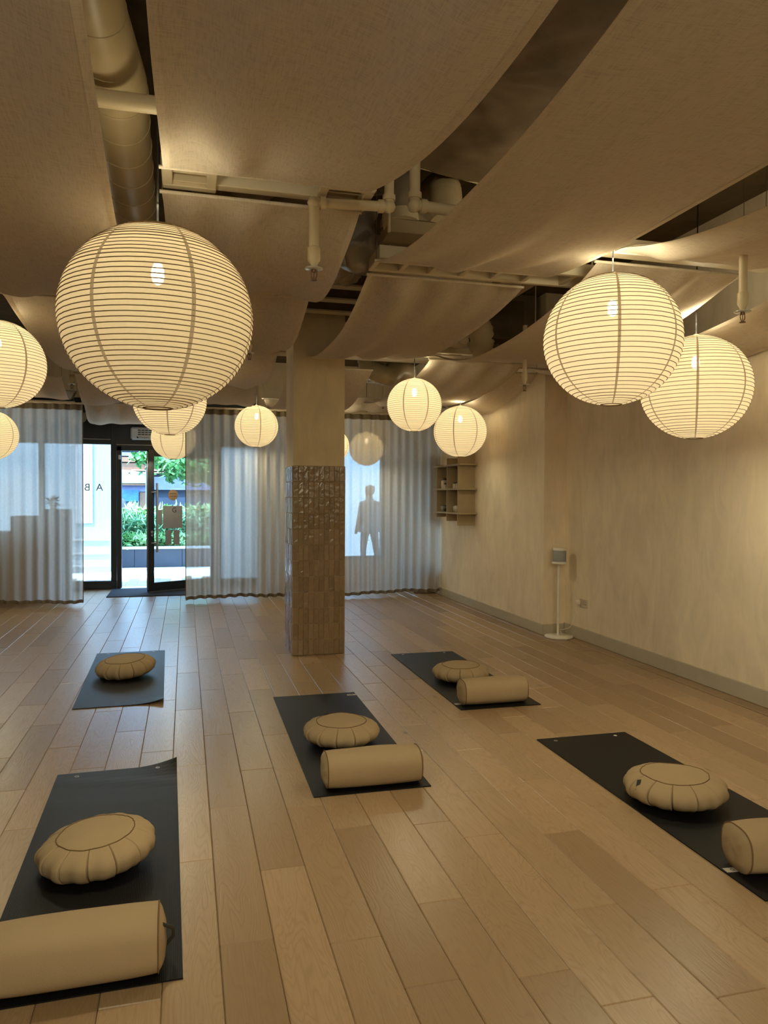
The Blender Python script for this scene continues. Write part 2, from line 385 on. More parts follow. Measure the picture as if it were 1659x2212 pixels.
# ------------------------------------------------------------------ tiled pillar
PX0, PX1, PY0, PY1 = .968, 1.455, 6.915, 7.415
pil = struct('pillar', box(PX0, PX1, PY0, PY1, 0, CEIL), 'pillar', 'square plastered pillar clad in small tan tiles on its lower half', 'pillar')
grb = MB(); TZ = 1.78; g = .006
grb.box(PX0 - g, PX1 + g, PY0 - g, PY1 + g, 0.001, TZ); grb.obj('grout_bed', 'grout', pil)
TW, TH = .0497, TZ / 12
tmesh = box(-.0238, .0238, 0, .011, -TH / 2 + .0012, TH / 2 - .0012, bev=.003).mesh('tile', 'tile')
side_tiles = MB()
for r_ in range(12):
    z = (r_ + .5) * TH
    for c_ in range(10):
        for face in ('front', 'left'):
            o = link('tile', tmesh, pil); pr_ = random.uniform(.002, .0055)
            if face == 'front': o.location = (PX0 + .0 + (c_ + .5) * (PX1 - PX0) / 10, PY0 - g - pr_, z); rz = 0
            else: o.location = (PX0 - g - pr_, PY0 + (c_ + .5) * (PY1 - PY0) / 10, z); rz = -math.pi / 2
            o.rotation_euler = (random.uniform(-.014, .014), random.uniform(-.012, .012), rz + random.uniform(-.03, .03)); o.scale.x = random.uniform(.985, 1.01)
        for mtx in (Matrix.Translation((PX1 + g + .004, PY0 + (c_ + .5) * .05, z)) @ Matrix.Rotation(math.pi / 2, 4, 'Z'), Matrix.Translation((PX0 + (c_ + .5) * .0487, PY1 + g + .004, z)) @ Matrix.Rotation(math.pi, 4, 'Z')):
            side_tiles.box(-.0238, .0238, 0, .011, -TH / 2 + .0012, TH / 2 - .0012, mtx=mtx)
side_tiles.obj('tile_field', 'tile', pil, kind='stuff')
# ------------------------------------------------------------------ shopfront
w1 = thing('window_1', 'fixed black framed shop window left of the open door, with lettering', 'window', (0, FRONT, 0), kind='structure')
mb = MB(); mb.box(-3.2, -1.06, -.05, .05, 0, .13, bev=.004); mb.box(-1.145, -1.06, -.055, .055, .13, 3.02, bev=.004); mb.box(-3.2, -1.145, -.05, .05, 2.295, 2.37, bev=.004)
mb.box(-3.2, -3.1, -.05, .05, .13, 2.3, bev=.004); mb.box(-2.2, -2.12, -.05, .05, .13, 2.3, bev=.004)
mb.obj('window_frame', 'black', w1)
box(-3.2, -1.145, -.03, .03, 2.37, 3.02).obj('fascia_panel', 'black', w1)
box(-3.1, -1.145, -.006, .006, .13, 2.295).obj('glass_pane', 'glass', w1)
box(-3.1, -1.145, -.062, -.05, 2.37, 2.378).obj('bead_strip', 'steel', w1)
box(-3.1, -1.15, -.075, -.05, 0.02, .09, bev=.003).obj('kick_rail', 'black', w1)
def mirrored(px, z, s, size, name):
    text_mesh(name, s, size, 'letter', w1, Matrix.Translation((px, .008, z)) @ Matrix.Rotation(math.pi, 4, 'Z') @ Matrix.Rotation(math.pi / 2, 4, 'X'))
mirrored(-1.50, 1.61, 'B', .16, 'letter'); mirrored(-1.32, 1.61, 'A', .16, 'letter')
d1 = thing('door_1', 'open black framed glass entrance door with long pull handle', 'door', (0, FRONT, 0), kind='structure')
mb = MB(); mb.box(-1.055, -.985, -.05, .05, 0, 2.27, bev=.004); mb.box(.47, .56, -.05, .05, 0, 3.02, bev=.004); mb.box(-1.06, .5, -.05, .05, 2.2, 2.29, bev=.004)
mb.box(-1.06, .5, -.03, .03, 2.29, 3.02)
mb.obj('door_frame', 'black', d1)
box(-1.06, .5, -.062, -.05, 2.29, 2.298).obj('bead_strip', 'steel', d1)
box(.56, 1.16, -.006, .006, .1, 2.3).obj('side_glass', 'frost', d1)
mb = MB(); mb.box(.56, 1.16, -.05, .05, 0, .12); mb.box(.56, 1.16, -.05, .05, 2.3, 3.02); mb.obj('side_frame', 'black', d1)
box(-1.03, -.995, -.075, -.05, 2.06, 2.13, bev=.003).obj('contact_sensor', 'sensor', d1)
LL_ = 1.2; ANG = math.radians(30)
leaf = MB(); leaf.box(-LL_, -LL_ + .095, -.025, .025, .012, 2.19, bev=.004); leaf.box(-.095, 0, -.025, .025, .012, 2.19, bev=.004)
leaf.box(-LL_ + .095, -.095, -.025, .025, .012, .15, bev=.004); leaf.box(-LL_ + .095, -.095, -.025, .025, 2.09, 2.19, bev=.004)
lf = leaf.obj('door_leaf', 'black', d1); lf.location = (.48, -.05, 0); lf.rotation_euler = (0, 0, ANG)
box(-LL_ + .095, -.095, -.005, .005, .15, 2.09).obj('glass_pane', 'glass', lf)
mb = MB()
for sy in (-1, 1):
    mb.tube([(-LL_ + .115, sy * .075, .62), (-LL_ + .115, sy * .075, 1.68)], .017, 12)
    for z in (.76, 1.54): mb.tube([(-LL_ + .05, sy * .02, z), (-LL_ + .115, sy * .075, z)], .011, 8)
mb.obj('pull_handle', 'steel', lf)
mb = MB(); mb.tube([(-LL_ + .05, -.045, .93), (-LL_ + .05, .0, .93)], .022, 12); mb.tube([(-LL_ + .05, -.042, .88), (-LL_ + .05, .0, .88)], .016, 12); mb.obj('lock_cylinder', 'steel', lf)
box(-LL_ - .012, -LL_, -.012, .012, .05, 2.15).obj('edge_strip', 'steel', lf)
box(-LL_, 0, -.03, -.026, .001, .02).obj('sweep_strip', 'steel', lf)
mb = MB(); mb.tube([(-LL_ + .42, -.012, 1.50), (-LL_ + .42, -.006, 1.50)], .085, 24); mb.obj('round_sign', 'brownwood', lf)
mb = MB()
for z in (1.48, 1.52): mb.box(-LL_ + .36, -LL_ + .48, -.0135, -.012, z - .004, z + .004)
mb.obj('sign_stroke', 'ink', lf)
card = box(-LL_ + .25, -LL_ + .58, -.012, -.006, .98, 1.33).obj('notice_card', 'greycard', lf)
text_mesh('notice_mark', 'G', .11, 'ink', lf, Matrix.Translation((-LL_ + .44, -.013, 1.26)) @ Matrix.Rotation(math.pi / 2, 4, 'X'))
for x0, x1, z0, z1 in ((.155, .235, 1.05, 1.27), (.29, .39, .72, .95), (.43, .53, .72, .95)):
    box(-LL_ + x0, -LL_ + x1, -.012, -.006, z0, z1).obj('notice_card', 'greycard', lf)
w2 = thing('window_2', 'large street window behind the right sheer curtain', 'window', (0, FRONT, 0), kind='structure')
mb = MB(); mb.box(2.3, 2.36, -.05, .05, .4, 2.42); mb.box(3.28, 3.34, -.05, .05, .4, 2.42); mb.box(2.36, 3.28, -.05, .05, .4, .46); mb.box(2.36, 3.28, -.05, .05, 2.36, 2.42)
mb.obj('window_frame', 'black', w2); box(2.36, 3.28, -.005, .005, .46, 2.36).obj('glass_pane', 'glass', w2)
ht = thing('air_heater', 'white wall heater mounted on the black panel above the door', 'heater', (-.42, FRONT - .05, 2.47))
box(-.42, .42, -.12, 0, -.10, .10, bev=.025).obj('heater_body', 'heater', ht)
gm = MB()
for r_ in range(3):
    for c_ in range(12):
        x = -.31 + c_ * .054; z = .052 - r_ * .034; gm.box(x, x + .046, -.1225, -.119, z - .010, z + .010)
gm.obj('slot_grille', 'grille', ht, kind='stuff')
text_mesh('heater_lettering', 'Dimplex', .042, 'ink', ht, Matrix.Translation((-.215, -.1215, -.062)) @ Matrix.Rotation(math.pi / 2, 4, 'X'))
box(-.325, -.30, -.1222, -.119, -.075, -.05).obj('heater_emblem', 'ink', ht)
sill = box(-1.0, .46, 12.44, 12.68, 0.001, .014, bev=.004).obj('door_sill', 'cap', d1); sill.location = (0, -FRONT, 0)
dm = box(-1.12, .42, 11.46, 12.42, 0.002, .012, bev=.003).obj('door_mat', 'door_mat'); dm['label'] = 'dark grey entrance mat lying inside the open door'; dm['category'] = 'mat'
# ------------------------------------------------------------------ curtains
def curtain(x0, x1, label, seed, edges=()):
    rnd = random.Random(seed); t = thing('sheer_curtain', label, 'curtain', (0, CURT, 0), group='sheer linen curtains on the street side')
    W = x1 - x0; ph = rnd.random() * 6; a2 = [(rnd.uniform(1.5, 5), rnd.random() * 6) for _ in range(4)]
    def off(x, z):
        k = .5 + .5 * (1 - z / 2.7)
        warp = sum(math.sin(f * x + p) for f, p in a2) * .22
        u = (x + warp * .11) * 2 * math.pi / .135 + ph
        s_ = math.sin(u); s_ = math.copysign(abs(s_) ** .8, s_)
        amp = .046 + .014 * math.sin(x * 2.3 + ph)
        return s_ * amp * (.75 + .35 * (1 - z / 2.7)) + .012 * math.sin(5 * x + z * .7 + ph) * (1 - z / 2.7)
    def hem(x): return .052 + .012 * math.sin(x * 3.1 + ph) + .006 * math.sin(x * 11 + ph)
    nx = int(W / .011)
    def fn(za, zb, shift):
        def f(u, v):
            x = x0 + W * u; z0_ = hem(x) if za is None else za; z1_ = hem(x) + .045 if zb is None else zb
            z = z0_ + (z1_ - z0_) * v
            return (x, off(x, z) + shift, z)
        return f
    MB().grid(fn(None, 2.63, 0), nx, 10).obj('curtain_panel', 'sheer', t)
    MB().grid(fn(2.625, 2.70, -.002), nx, 2).obj('heading_tape', 'tape', t)
    MB().grid(fn(None, None, -.002), nx, 1).obj('bottom_hem', 'tape', t)
    for e in edges:
        MB().grid(lambda u, v: (e + (u - .5) * .012, off(e, .06 + 2.58 * v) - .003, .06 + 2.58 * v), 1, 10).obj('edge_binding', 'tape', t)
    box(x0 - .02, x1 + .0, -.015, .015, 2.70, 2.725, bev=.004).obj('curtain_track', 'frame', t)
    return t
curtain(-3.2, -1.325, 'sheer linen curtain drawn left of the open door', 11, (-1.325,))
curtain(.0, 1.98, 'sheer linen curtain between the open door and the pillar', 23, (.002,))
curtain(2.02, 3.735, 'sheer linen curtain right of the pillar, beside the wall shelf', 37)
# ------------------------------------------------------------------ paper lanterns
def lantern(name_label, loc, D, ribs, rz=0.0, cord_top=None, seed=0, glow=1.0, halo=1.0):
    t = thing('paper_lantern', name_label, 'lantern', loc, rz, group='round paper lanterns hung from the ceiling')
    R = D / 2; sq = .965; hole = .15
    a0 = math.asin(hole)
    def prof(i, n): # polar angle from bottom opening to the top opening
        return a0 + (math.pi - 2 * a0) * i / n
    n = ribs; P = []
    for i in range(n):
        a = prof(i, n); b_ = prof(i + 1, n)
        P.append((R * math.sin(a), -R * sq * math.cos(a)))
        m_ = (a + b_) / 2; P.append((R * 1.0 * math.sin(m_) * (1 - .000) + .0, -R * sq * math.cos(m_)))
    P.append((R * hole, R * sq * math.cos(a0)))
    # paper pulls in slightly at every rib
    Q = [((r * (.994 if i % 2 == 0 else 1.002)), z) for i, (r, z) in enumerate(P)]
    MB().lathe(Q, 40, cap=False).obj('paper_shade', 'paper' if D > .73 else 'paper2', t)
    rb = MB()
    rr = max(.0012, R * .0052)
    for i in range(1, n):
        r, z = P[2 * i]; rb.tube([(r * 1.0 * math.cos(q * 2 * math.pi / 40), r * math.sin(q * 2 * math.pi / 40), z + R * .012 * math.sin(q * 2 * math.pi / 40 + i)*.3) for q in range(40)], rr, 4, False, True)
    rb.obj('bamboo_ribbing', 'rib', t, kind='stuff')
    sm = MB(); wd = R * .030
    sm.grid(lambda u, v: (R * 1.004 * math.sin(a0 + (math.pi - 2 * a0) * v), (u - .5) * wd * (.4 + math.sin(a0 + (math.pi - 2 * a0) * v)), -R * 1.004 * sq * math.cos(a0 + (math.pi - 2 * a0) * v)), 1, 28)
    me = sm.mesh('paper_seam', 'seam')
    for k in range(7):
        o = link('paper_seam', me, t); o.rotation_euler = (0, 0, k * 2 * math.pi / 7 + .10 * math.sin(k * 3))
    zb = -R * sq * math.cos(a0)
    MB().tube([(R * hole * math.cos(q * .3142), R * hole * math.sin(q * .3142), zb) for q in range(20)], R * .010, 5, False, True).obj('bottom_ring', 'rib', t)
    MB().lathe([(R * hole, -zb), (R * hole * .5, -zb + R * .02), (.006, -zb + R * .05)], 20, cap=False).obj('top_collar', 'seam', t)
    bz = R * .5
    MB().lathe([(.004, bz - .055), (.019, bz - .045), (.026, bz - .02), (.024, bz + .008), (.014, bz + .03)], 14).obj('light_bulb', 'bulb', t)
    MB().lathe([(.015, bz + .03), (.02, bz + .035), (.02, bz + .09), (.008, bz + .1)], 14).obj('lamp_socket', 'cord', t)
    top = (cord_top or 3.695) - loc[2]
    MB().tube([(0, 0, bz + .09), (0, 0, top)], .0042, 6).obj('hanging_cord', 'cord', t)
    for z_, flip, e_ in ((zb - .004, 0, FILL_DOWN), (-zb + R * .05 + .004, math.pi, FILL_UP)):
        if e_:
            lo = lamp('lantern_fill', 'AREA', (0, 0, z_), (flip, 0, 0), e_ * (glow if e_ == FILL_DOWN else halo) * (D / .65) ** 2, (1.0, .92, .62), shape='DISK', size=R * hole * 1.9); lo.parent = t  # added fill disks just below and above the paper shade
    lo = lamp('lantern_top_fill', 'POINT', (0, 0, -zb + R * .05 + .08), (0, 0, 0), FILL_TOP * halo * (D / .65) ** 2, (1.0, .90, .60), shadow_soft_size=.04); lo.parent = t  # added point fill over the collar, lifts the drapes and paper top
    return t
lantern('largest white paper lantern, nearest, hanging over the dark mats on the left', (-0.107, 3.119, 2.205), 0.749, 52, -1.2, seed=1, halo=.35)
lantern('second largest white paper lantern, hanging in front of the right wall near its smaller neighbour', (2.190, 3.523, 2.335), 0.714, 38, -2.03, seed=2, halo=1.5)
lantern('paper lantern close to the bare right wall, partly behind a bigger one', (3.301, 4.291, 2.239), 0.711, 38, -2.19, seed=3, glow=.4)
lantern('paper lantern cut off by the left edge of the photo, upper of two', (-1.307, 5.908, 2.434), .65, 38, .2, seed=4)
lantern('paper lantern cut off by the left edge of the photo, lower of two', (-2.28, 9.942, 2.212), .62, 36, .5, seed=5)
lantern('paper lantern mostly hidden just beneath the largest lantern', (-0.151, 7.722, 2.441), 0.715, 38, .1, seed=6)
lantern('paper lantern hanging before the glass door, half behind the curtain edge', (-.175, 11.56, 2.346), .65, 38, .6, seed=7)
lantern('small looking paper lantern hanging left of the tiled pillar', (0.935, 10.279, 2.443), 0.588, 36, -1.47, seed=8)
lantern('paper lantern right of the pillar, higher of the touching pair', (2.189, 7.055, 2.403), 0.541, 38, -2.27, seed=9)
lantern('paper lantern above the wall shelf, lower of the touching pair', (3.284, 8.665, 2.305), 0.653, 38, -2.18, seed=10, glow=.2)
lantern('paper lantern almost wholly hidden behind the tiled pillar', (1.921, 9.958, 2.18), .47, 30, .3, seed=11)
lantern('paper lantern seen dimly through the curtain right of the pillar', (2.70, 11.184, 2.227), .53, 32, .3, seed=12)
# ------------------------------------------------------------------ ceiling drapes
def drape(label, x0, x1, y0, y1, sl, sr, zr=2.85, p=2.3, seed=0, zr2=None, skew=0.0, folds=1.0, nrod=True):
    rnd = random.Random(seed * 13 + 5)
    t = thing('ceiling_drape', label, 'drape', (0, 0, 0), group='linen drapes slung between ceiling rods')
    W = x1 - x0; Ls = y1 - y0; zr2 = zr if zr2 is None else zr2
    ks = [(rnd.uniform(5, 24), rnd.random() * 6.28, rnd.uniform(.4, 1), rnd.uniform(-.9, .9)) for _ in range(7)]
    def zf(u, v):
        s_ = sl + (sr - sl) * u
        z = zr + (zr2 - zr) * v - s_ * (1 - abs(2 * v - 1) ** p)
        e = min(v, 1 - v) * Ls
        fold = sum(a * math.sin(f * (u + sk * (v - .5) * .5) * W + ph) for f, ph, a, sk in ks) / 7
        env = math.exp(-e / .5) * 1.1 + .42
        z += .085 * folds * fold * env * min(1, e / .10)
        return z
    def fn(ua, ub, dz):
        def f(u, v):
            uu = ua + (ub - ua) * u
            return (x0 + W * uu + .006 * math.sin(v * 9 + seed) * (1 if uu > .5 else -1) * abs(2 * uu - 1), y0 + Ls * v, zf(uu, v) + dz)
        return f
    MB().grid(fn(0, 1, 0), 40, 44).obj('linen_panel', 'linen', t)
    h = .030 / W
    MB().grid(fn(0, h, -.0015), 1, 44).obj('side_hem', 'hem', t); MB().grid(fn(1 - h, 1, -.0015), 1, 44).obj('side_hem', 'hem', t)
    for yy, z in ((y0, zr), (y1, zr2)):
        MB().tube([(x0 - .012, yy, z + .004), (x1 + .012, yy, z + .004)], .009, 8).obj('drape_rod', 'hem', t)
    for sx, sy in ((x0, y0), (x1, y0), (x0, y1), (x1, y1)):
        MB().tube([(sx, sy, zr + .01), (sx, sy, 3.69)], .0022, 5).obj('hanging_wire', 'joist', t)
    return t
D_ = [
 ('broad linen drape at the top left corner, ending above the largest lantern', (-1.2, -.262, 1.9, 5.46, .24, .27), dict(p=2.2)),
 ('linen drape behind and left of the largest lantern, lit bluish', (-1.19, -.28, 5.52, 8.75, .12, .15), {}),
 ('short linen drape just before the curtain, left of the largest lantern', (-1.2, -.29, 8.98, 10.45, .25, .20), {}),
 ('bright bluish linen drape hanging above the open glass door', (-1.34, -.28, 10.75, 12.3, .2, .2), dict(zr=2.74)),
 ('small bluish drape strip left of the drape over the door', (-2.3, -1.45, 10.75, 12.2, .2, .2), dict(zr=2.74)),
 ('linen drape over the left sheer curtain, beside a sprinkler', (-2.4, -1.38, 9.26, 10.5, .15, .17), {}),
 ('drape at the far left behind the cut-off lantern', (-2.6, -1.62, 5.6, 9.0, .18, .18), {}),
 ('widest linen drape at the top centre, ending at two square air vents', (-.095, .8, -.1, 3.23, .035, .262), dict(p=2.0)),
 ('short linen drape between the air vents and the sprinkler pipe', (-.1, .8, 3.49, 5.03, .05, .155), dict(p=2.4)),
 ('linen drape right of the largest lantern, second row back from the vents', (-.1, .82, 5.07, 6.88, .15, .165), {}),
 ('linen drape beside the pillar top, below a horizontal pipe', (-.08, .86, 7.2, 9.05, .14, .14), {}),
 ('linen drape ending at the curtain heading left of the pillar', (-.05, .84, 9.15, 10.5, .17, .17), {}),
 ('large linen drape at the top right, ending at the ladder frame', (1.06, 2.1, 1.05, 4.17, .175, .10), dict(p=2.8)),
 ('linen drape hanging right in front of the pillar top', (1.08, 2.1, 4.44, 7.02, .17, .11), dict(p=2.6)),
 ('linen drape behind the pillar with a warm glow on its left edge', (1.04, 1.94, 7.8, 10.5, .27, .27), {}),
 ('linen drape strip above the right curtain, behind round ducts', (1.98, 3.0, 9.75, 10.58, .13, .13), dict(zr=2.82)),
 ('linen drape in the upper right corner over the wall side, above a beam', (2.28, 3.28, .9, 3.66, .17, .17), dict(p=2.4)),
 ('linen drape behind the second largest lantern, below the long beam', (2.28, 3.28, 3.84, 6.76, .205, .21), dict(p=2.4)),
 ('linen drape over the touching pair of lanterns', (2.33, 3.33, 7.0, 10.2, .17, .18), dict(p=2.6)),
 ('linen drape along the bare right wall behind the hanging sprinkler', (3.46, 3.99, 3.25, 7.2, .22, .34), dict(p=2.2)),
 ('narrow linen drape along the wall above the shelf', (3.42, 3.735, 7.5, 10.5, .18, .29), {}),
]
for i, (lab, a, kw) in enumerate(D_): drape(lab, *a, seed=i + 1, **kw)
# ------------------------------------------------------------------ ceiling frames, vents, pipes
def ladder_frame(x0, x1, y0, y1, z0, label, bars):
    t = thing('ladder_frame', label, 'frame', (0, 0, 0), group='slatted ceiling frames')
    for yy in (y0, y1 - .035): box(x0, x1, yy, yy + .035, z0, z0 + .075, bev=.003).obj('side_rail', 'frame', t)
    for x in bars: box(x - .016, x + .016, y0 + .035, y1 - .035, z0 + .004, z0 + .07, bev=.003).obj('cross_bar', 'frame', t)
    for x in (x0 + .1, x1 - .1): MB().tube([(x, (y0 + y1) / 2, z0 + .07), (x, (y0 + y1) / 2, 3.69)], .006, 6).obj('hanger_rod', 'pipe', t)
    return t
ladder_frame(1.075, 2.62, 4.16, 4.43, 2.87, 'long cream slatted frame between two drapes right of the sprinkler pipe', [1.09, 1.27, 1.46, 1.66, 1.87, 2.08, 2.35])
ladder_frame(2.2, 3.5, 6.74, 7.0, 2.87, 'cream slatted frame at the back, above the touching pair of lanterns', [2.24, 2.45, 2.66, 2.87, 3.1, 3.33])
b = box(2.2, 3.4, 3.69, 3.80, 2.868, 2.945, bev=.003).obj('ceiling_batten', 'frame'); b['label'] = 'plain cream batten above the second largest lantern'; b['category'] = 'beam'
b = box(-.1, .6, 3.47, 3.53, 2.90, 2.99, bev=.003).obj('ceiling_batten', 'frame'); b['label'] = 'cream batten running between the two square air vents'; b['category'] = 'beam'
def vent(x0, x1, y0, y1, label):
    t = thing('air_vent', label, 'vent', (0, 0, 0), group='square air vents'); z = 2.885
    f = MB(); e = .045
    f.box(x0, x1, y0, y0 + e, z, z + .05, bev=.004); f.box(x0, x1, y1 - e, y1, z, z + .05, bev=.004); f.box(x0, x0 + e, y0 + e, y1 - e, z, z + .05, bev=.004); f.box(x1 - e, x1, y0 + e, y1 - e, z, z + .05, bev=.004)
    f.obj('vent_frame', 'frame', t)
    box(x0 + e, x1 - e, y0 + e, y1 - e, z + .045, z + .16).obj('vent_box', 'shelf', t)
    for k in range(2):
        yy = y0 + e + .03 + k * .055; o = box(x0 + e, x1 - e, -.011, .011, -.003, .003).obj('vent_slat', 'frame', t); o.location = (0, yy, z + .028); o.rotation_euler = (.5, 0, 0)
    return t
vent(-.1, .135, 3.27, 3.53, 'square cream air vent left, just above the largest lantern')
vent(.585, .84, 3.30, 3.56, 'square cream air vent right, behind the sprinkler pipe elbow')
def sprinkler(loc, zpipe, label, pts=None, r=.024, ext=None):
    """pendent sprinkler; loc is the tip of its frame"""
    t = thing('sprinkler', label, 'sprinkler', loc, group='pendent fire sprinklers'); h = zpipe - loc[2]
    MB().tube([(0, 0, .085), (0, 0, h)], r, 14).obj('drop_pipe', 'pipe', t)
    MB().lathe([(r * .6, .06), (r * .7, .075), (r * 1.25, .095), (r * 1.3, .15), (r, .155)], 14).obj('pipe_socket', 'pipe', t)
    MB().lathe([(.012, .062), (.04, .058), (.041, .054), (.012, .052)], 18).obj('cover_plate', 'disc', t)
    fm = MB()
    for sx in (-1, 1): fm.tube([(sx * .006, 0, .056), (sx * .013, 0, .045), (sx * .014, 0, .025), (sx * .006, 0, .008)], .0028, 6)
    fm.tube([(0, 0, .06), (0, 0, .04)], .009, 8); fm.tube([(0, 0, .01), (0, 0, .04)], .0025, 6)
    fm.lathe([(.002, 0), (.016, .001), (.016, .004), (.002, .009)], 12); fm.obj('sprinkler_frame', 'brass', t)
    if pts: 
        pb = MB()
        for a_, b_ in zip(pts[:-1], pts[1:]): pb.tube([a_, b_], r, 14)
        for q in pts[1:-1] + [pts[0]]:
            pb.lathe([(.001, q[2] - r * 1.35), (r * 1.0, q[2] - r * .9), (r * 1.35, q[2]), (r * 1.0, q[2] + r * .9), (.001, q[2] + r * 1.35)], 14, q[0], q[1])
        for a_, b_ in zip(pts[:-1], pts[1:]):
            A, B = Vector(a_), Vector(b_); dv = (B - A).normalized()
            for q, s_ in ((A, 1), (B, -1)): pb.tube([q + dv * s_ * .028, q + dv * s_ * .052], r * 1.3, 14)
        pb.obj('branch_pipe', 'pipe', t)
    return t
sprinkler((.569, 3.40, 2.485), 2.84, 'largest fire sprinkler on a bent cream pipe near the centre', [(0, 0, .355), (.355, 0, .375), (.355, 0, .9)], .0235)
sprinkler((2.735, 3.2, 2.39), 2.80, 'fire sprinkler hanging at far right below the long beam', None, .0205)
sprinkler((2.776, 5.8, 2.395), 2.95, 'fire sprinkler hanging before the wall corner', None, .019)
sprinkler((.49, 6.0, 2.575), 2.82, 'fire sprinkler at the right side of the largest lantern', None, .018)
sprinkler((-1.249, 9.1, 2.70), 3.0, 'fire sprinkler above the left sheer curtain', None, .022)
sprinkler((2.62, 9.9, 2.70), 3.0, 'tiny fire sprinkler beside the higher lantern right of the pillar', None, .016)
def pipe_thing(pts, r, label, mat='pipe', name='ceiling_pipe', cat='pipe'):
    t = thing(name, label, cat, (0, 0, 0)); m_ = MB()
    for a_, b_ in zip(pts[:-1], pts[1:]): m_.tube([a_, b_], r, 16)
    m_.obj('pipe_run', mat, t)
    if len(pts) > 2:
        f = MB()
        for i, q in enumerate(pts[1:-1]):
            f.lathe([(.001, q[2] - r * 1.3), (r, q[2] - r * .9), (r * 1.3, q[2]), (r, q[2] + r * .9), (.001, q[2] + r * 1.3)], 16, q[0], q[1])
            for o_ in (pts[i], pts[i + 2]):
                dv = (Vector(o_) - Vector(q)).normalized(); f.tube([Vector(q) + dv * .03, Vector(q) + dv * .06], r * 1.25, 16)
        f.obj('pipe_elbow', mat, t)
    return t
pipe_thing([(1.08, 3.5, 3.65), (1.08, 3.5, 2.92), (1.9, 3.5, 2.90)], .028, 'cream pipe dropping and bending right, beside the large right drape')
pipe_thing([(-1.6, 3.035, 3.0), (.6, 3.02, 3.0)], .033, 'cream pipe crossing under the round duct at upper left')
pipe_thing([(-.1, 6.95, 2.83), (.9, 6.95, 2.825)], .022, 'cream pipe running to the pillar top from behind the largest lantern')
pipe_thing([(1.02, 3.75, 3.65), (1.02, 3.75, 2.87)], .008, 'thin cream hanger rod above the slatted frame')
pipe_thing([(-.20, 1.6, 3.35), (-.15, 2.75, 3.35)], .012, 'thin black conduit beside the round duct', 'cord')
# round spiral duct
dt = thing('round_duct', 'long cream spiral air duct in the gap between the upper left drapes', 'duct', (0, 0, 0))
pts = [(-.36, 1.4, 3.2), (-.33, 2.35, 3.2), (-.32, 2.8, 3.2), (-.285, 3.2, 3.17), (-.29, 4.0, 3.16), (-.295, 5.0, 3.16)]
MB().tube(pts, [.115, .115, .12, .135, .13, .13], 28).obj('duct_shell', 'duct', dt)
for k in range(14):
    y = 1.6 + k * .235; i = max(j for j in range(len(pts) - 1) if pts[j][1] <= y); q = (y - pts[i][1]) / (pts[i + 1][1] - pts[i][1])
    c = Vector(pts[i]).lerp(Vector(pts[i + 1]), q); r = [.115, .115, .12, .135, .13, .13]; r = r[i] + (r[i + 1] - r[i]) * q + .0012
    m_ = MB().tube([(c.x + r * math.cos(a * .2244), c.y + r * .25 * math.cos(a * .2244), c.z + r * math.sin(a * .2244)) for a in range(28)], .0028, 5, False, True)
    m_.obj('duct_seam', 'duct', dt)
for y, r in ((2.5, .122), (3.08, .137)):
    MB().tube([(-.325, y, 3.19), (-.32, y + .05, 3.19)], r, 28).obj('duct_collar', 'duct', dt)
def lump(name, label, cat, c, size, mat, amp=.05, freq=5, seed=0, part='wrap'):
    t = thing(name, label, cat, c); m_ = MB(); n1, n2 = 30, 18
    def fn(u, v):
        a = 2 * math.pi * u; b_ = -math.pi / 2 + math.pi * v
        q = Vector((math.copysign(abs(math.cos(a)) ** .6, math.cos(a)) * math.cos(b_) ** .5 * size[0], math.copysign(abs(math.sin(a)) ** .6, math.sin(a)) * math.cos(b_) ** .5 * size[1], math.copysign(abs(math.sin(b_)) ** .7, math.sin(b_)) * size[2]))
        q += noise.noise_vector(q * freq + Vector((seed, 0, seed))) * amp + noise.noise_vector(q * freq * 3.3 + Vector((seed, 9, 0))) * amp * .45
        return q
    m_.grid(fn, n1, n2); m_.obj(part, mat, t); return t
lump('wrapped_duct', 'bulky wrapped duct beside the round duct, upper left', 'duct', (.12, 3.0, 3.42), (.25, .5, .2), 'gins', .03, 4, 3)
lump('insulation_roll', 'crumpled insulation hanging behind the left air vent', 'insulation', (.25, 4.15, 3.3), (.25, .25, .2), 'gins', .05, 6, 4)
lump('insulation_roll', 'crumpled insulation between the two vents', 'insulation', (.72, 4.25, 3.3), (.2, .25, .2), 'gins', .05, 6, 5)
lump('wrapped_duct', 'crinkled plastic wrapped duct hanging beside the slatted frame', 'duct', (1.0, 4.65, 3.12), (.14, .32, .22), 'foil', .06, 7, 6)
def flex(name, label, pts, r, mat='duct'):
    t = thing(name, label, 'duct', (0, 0, 0)); P = [Vector(p) for p in pts]; out = []; rs = []
    N = 60
    for i in range(N + 1):
        u = i / N * (len(P) - 1); k = min(int(u), len(P) - 2); q = u - k
        p0, p1, p2, p3 = P[max(k - 1, 0)], P[k], P[k + 1], P[min(k + 2, len(P) - 1)]
        out.append(.5 * ((2 * p1) + (p2 - p0) * q + (2 * p0 - 5 * p1 + 4 * p2 - p3) * q * q + (3 * p1 - p0 - 3 * p2 + p3) * q ** 3)); rs.append(r * (1 + (.05 if i % 2 else -.05)))
    MB().tube(out, rs, 18).obj('flexible_hose', mat, t)
    MB().tube([out[0], out[0] + (out[0] - out[1]).normalized() * .06], r * 1.06, 18).obj('hose_collar', 'pipe', t)
    return t
flex('flexible_duct', 'flexible duct curving into the plenum box behind the slatted frame', [(1.17, 4.05, 3.08), (1.16, 4.1, 3.3), (1.0, 4.5, 3.42), (.8, 5.2, 3.42)], .10, 'foil')
flex('flexible_duct', 'second flexible duct beside the thin hanger rod', [(1.42, 4.0, 3.08), (1.44, 4.1, 3.28), (1.5, 4.6, 3.4), (1.6, 5.4, 3.4)], .09)
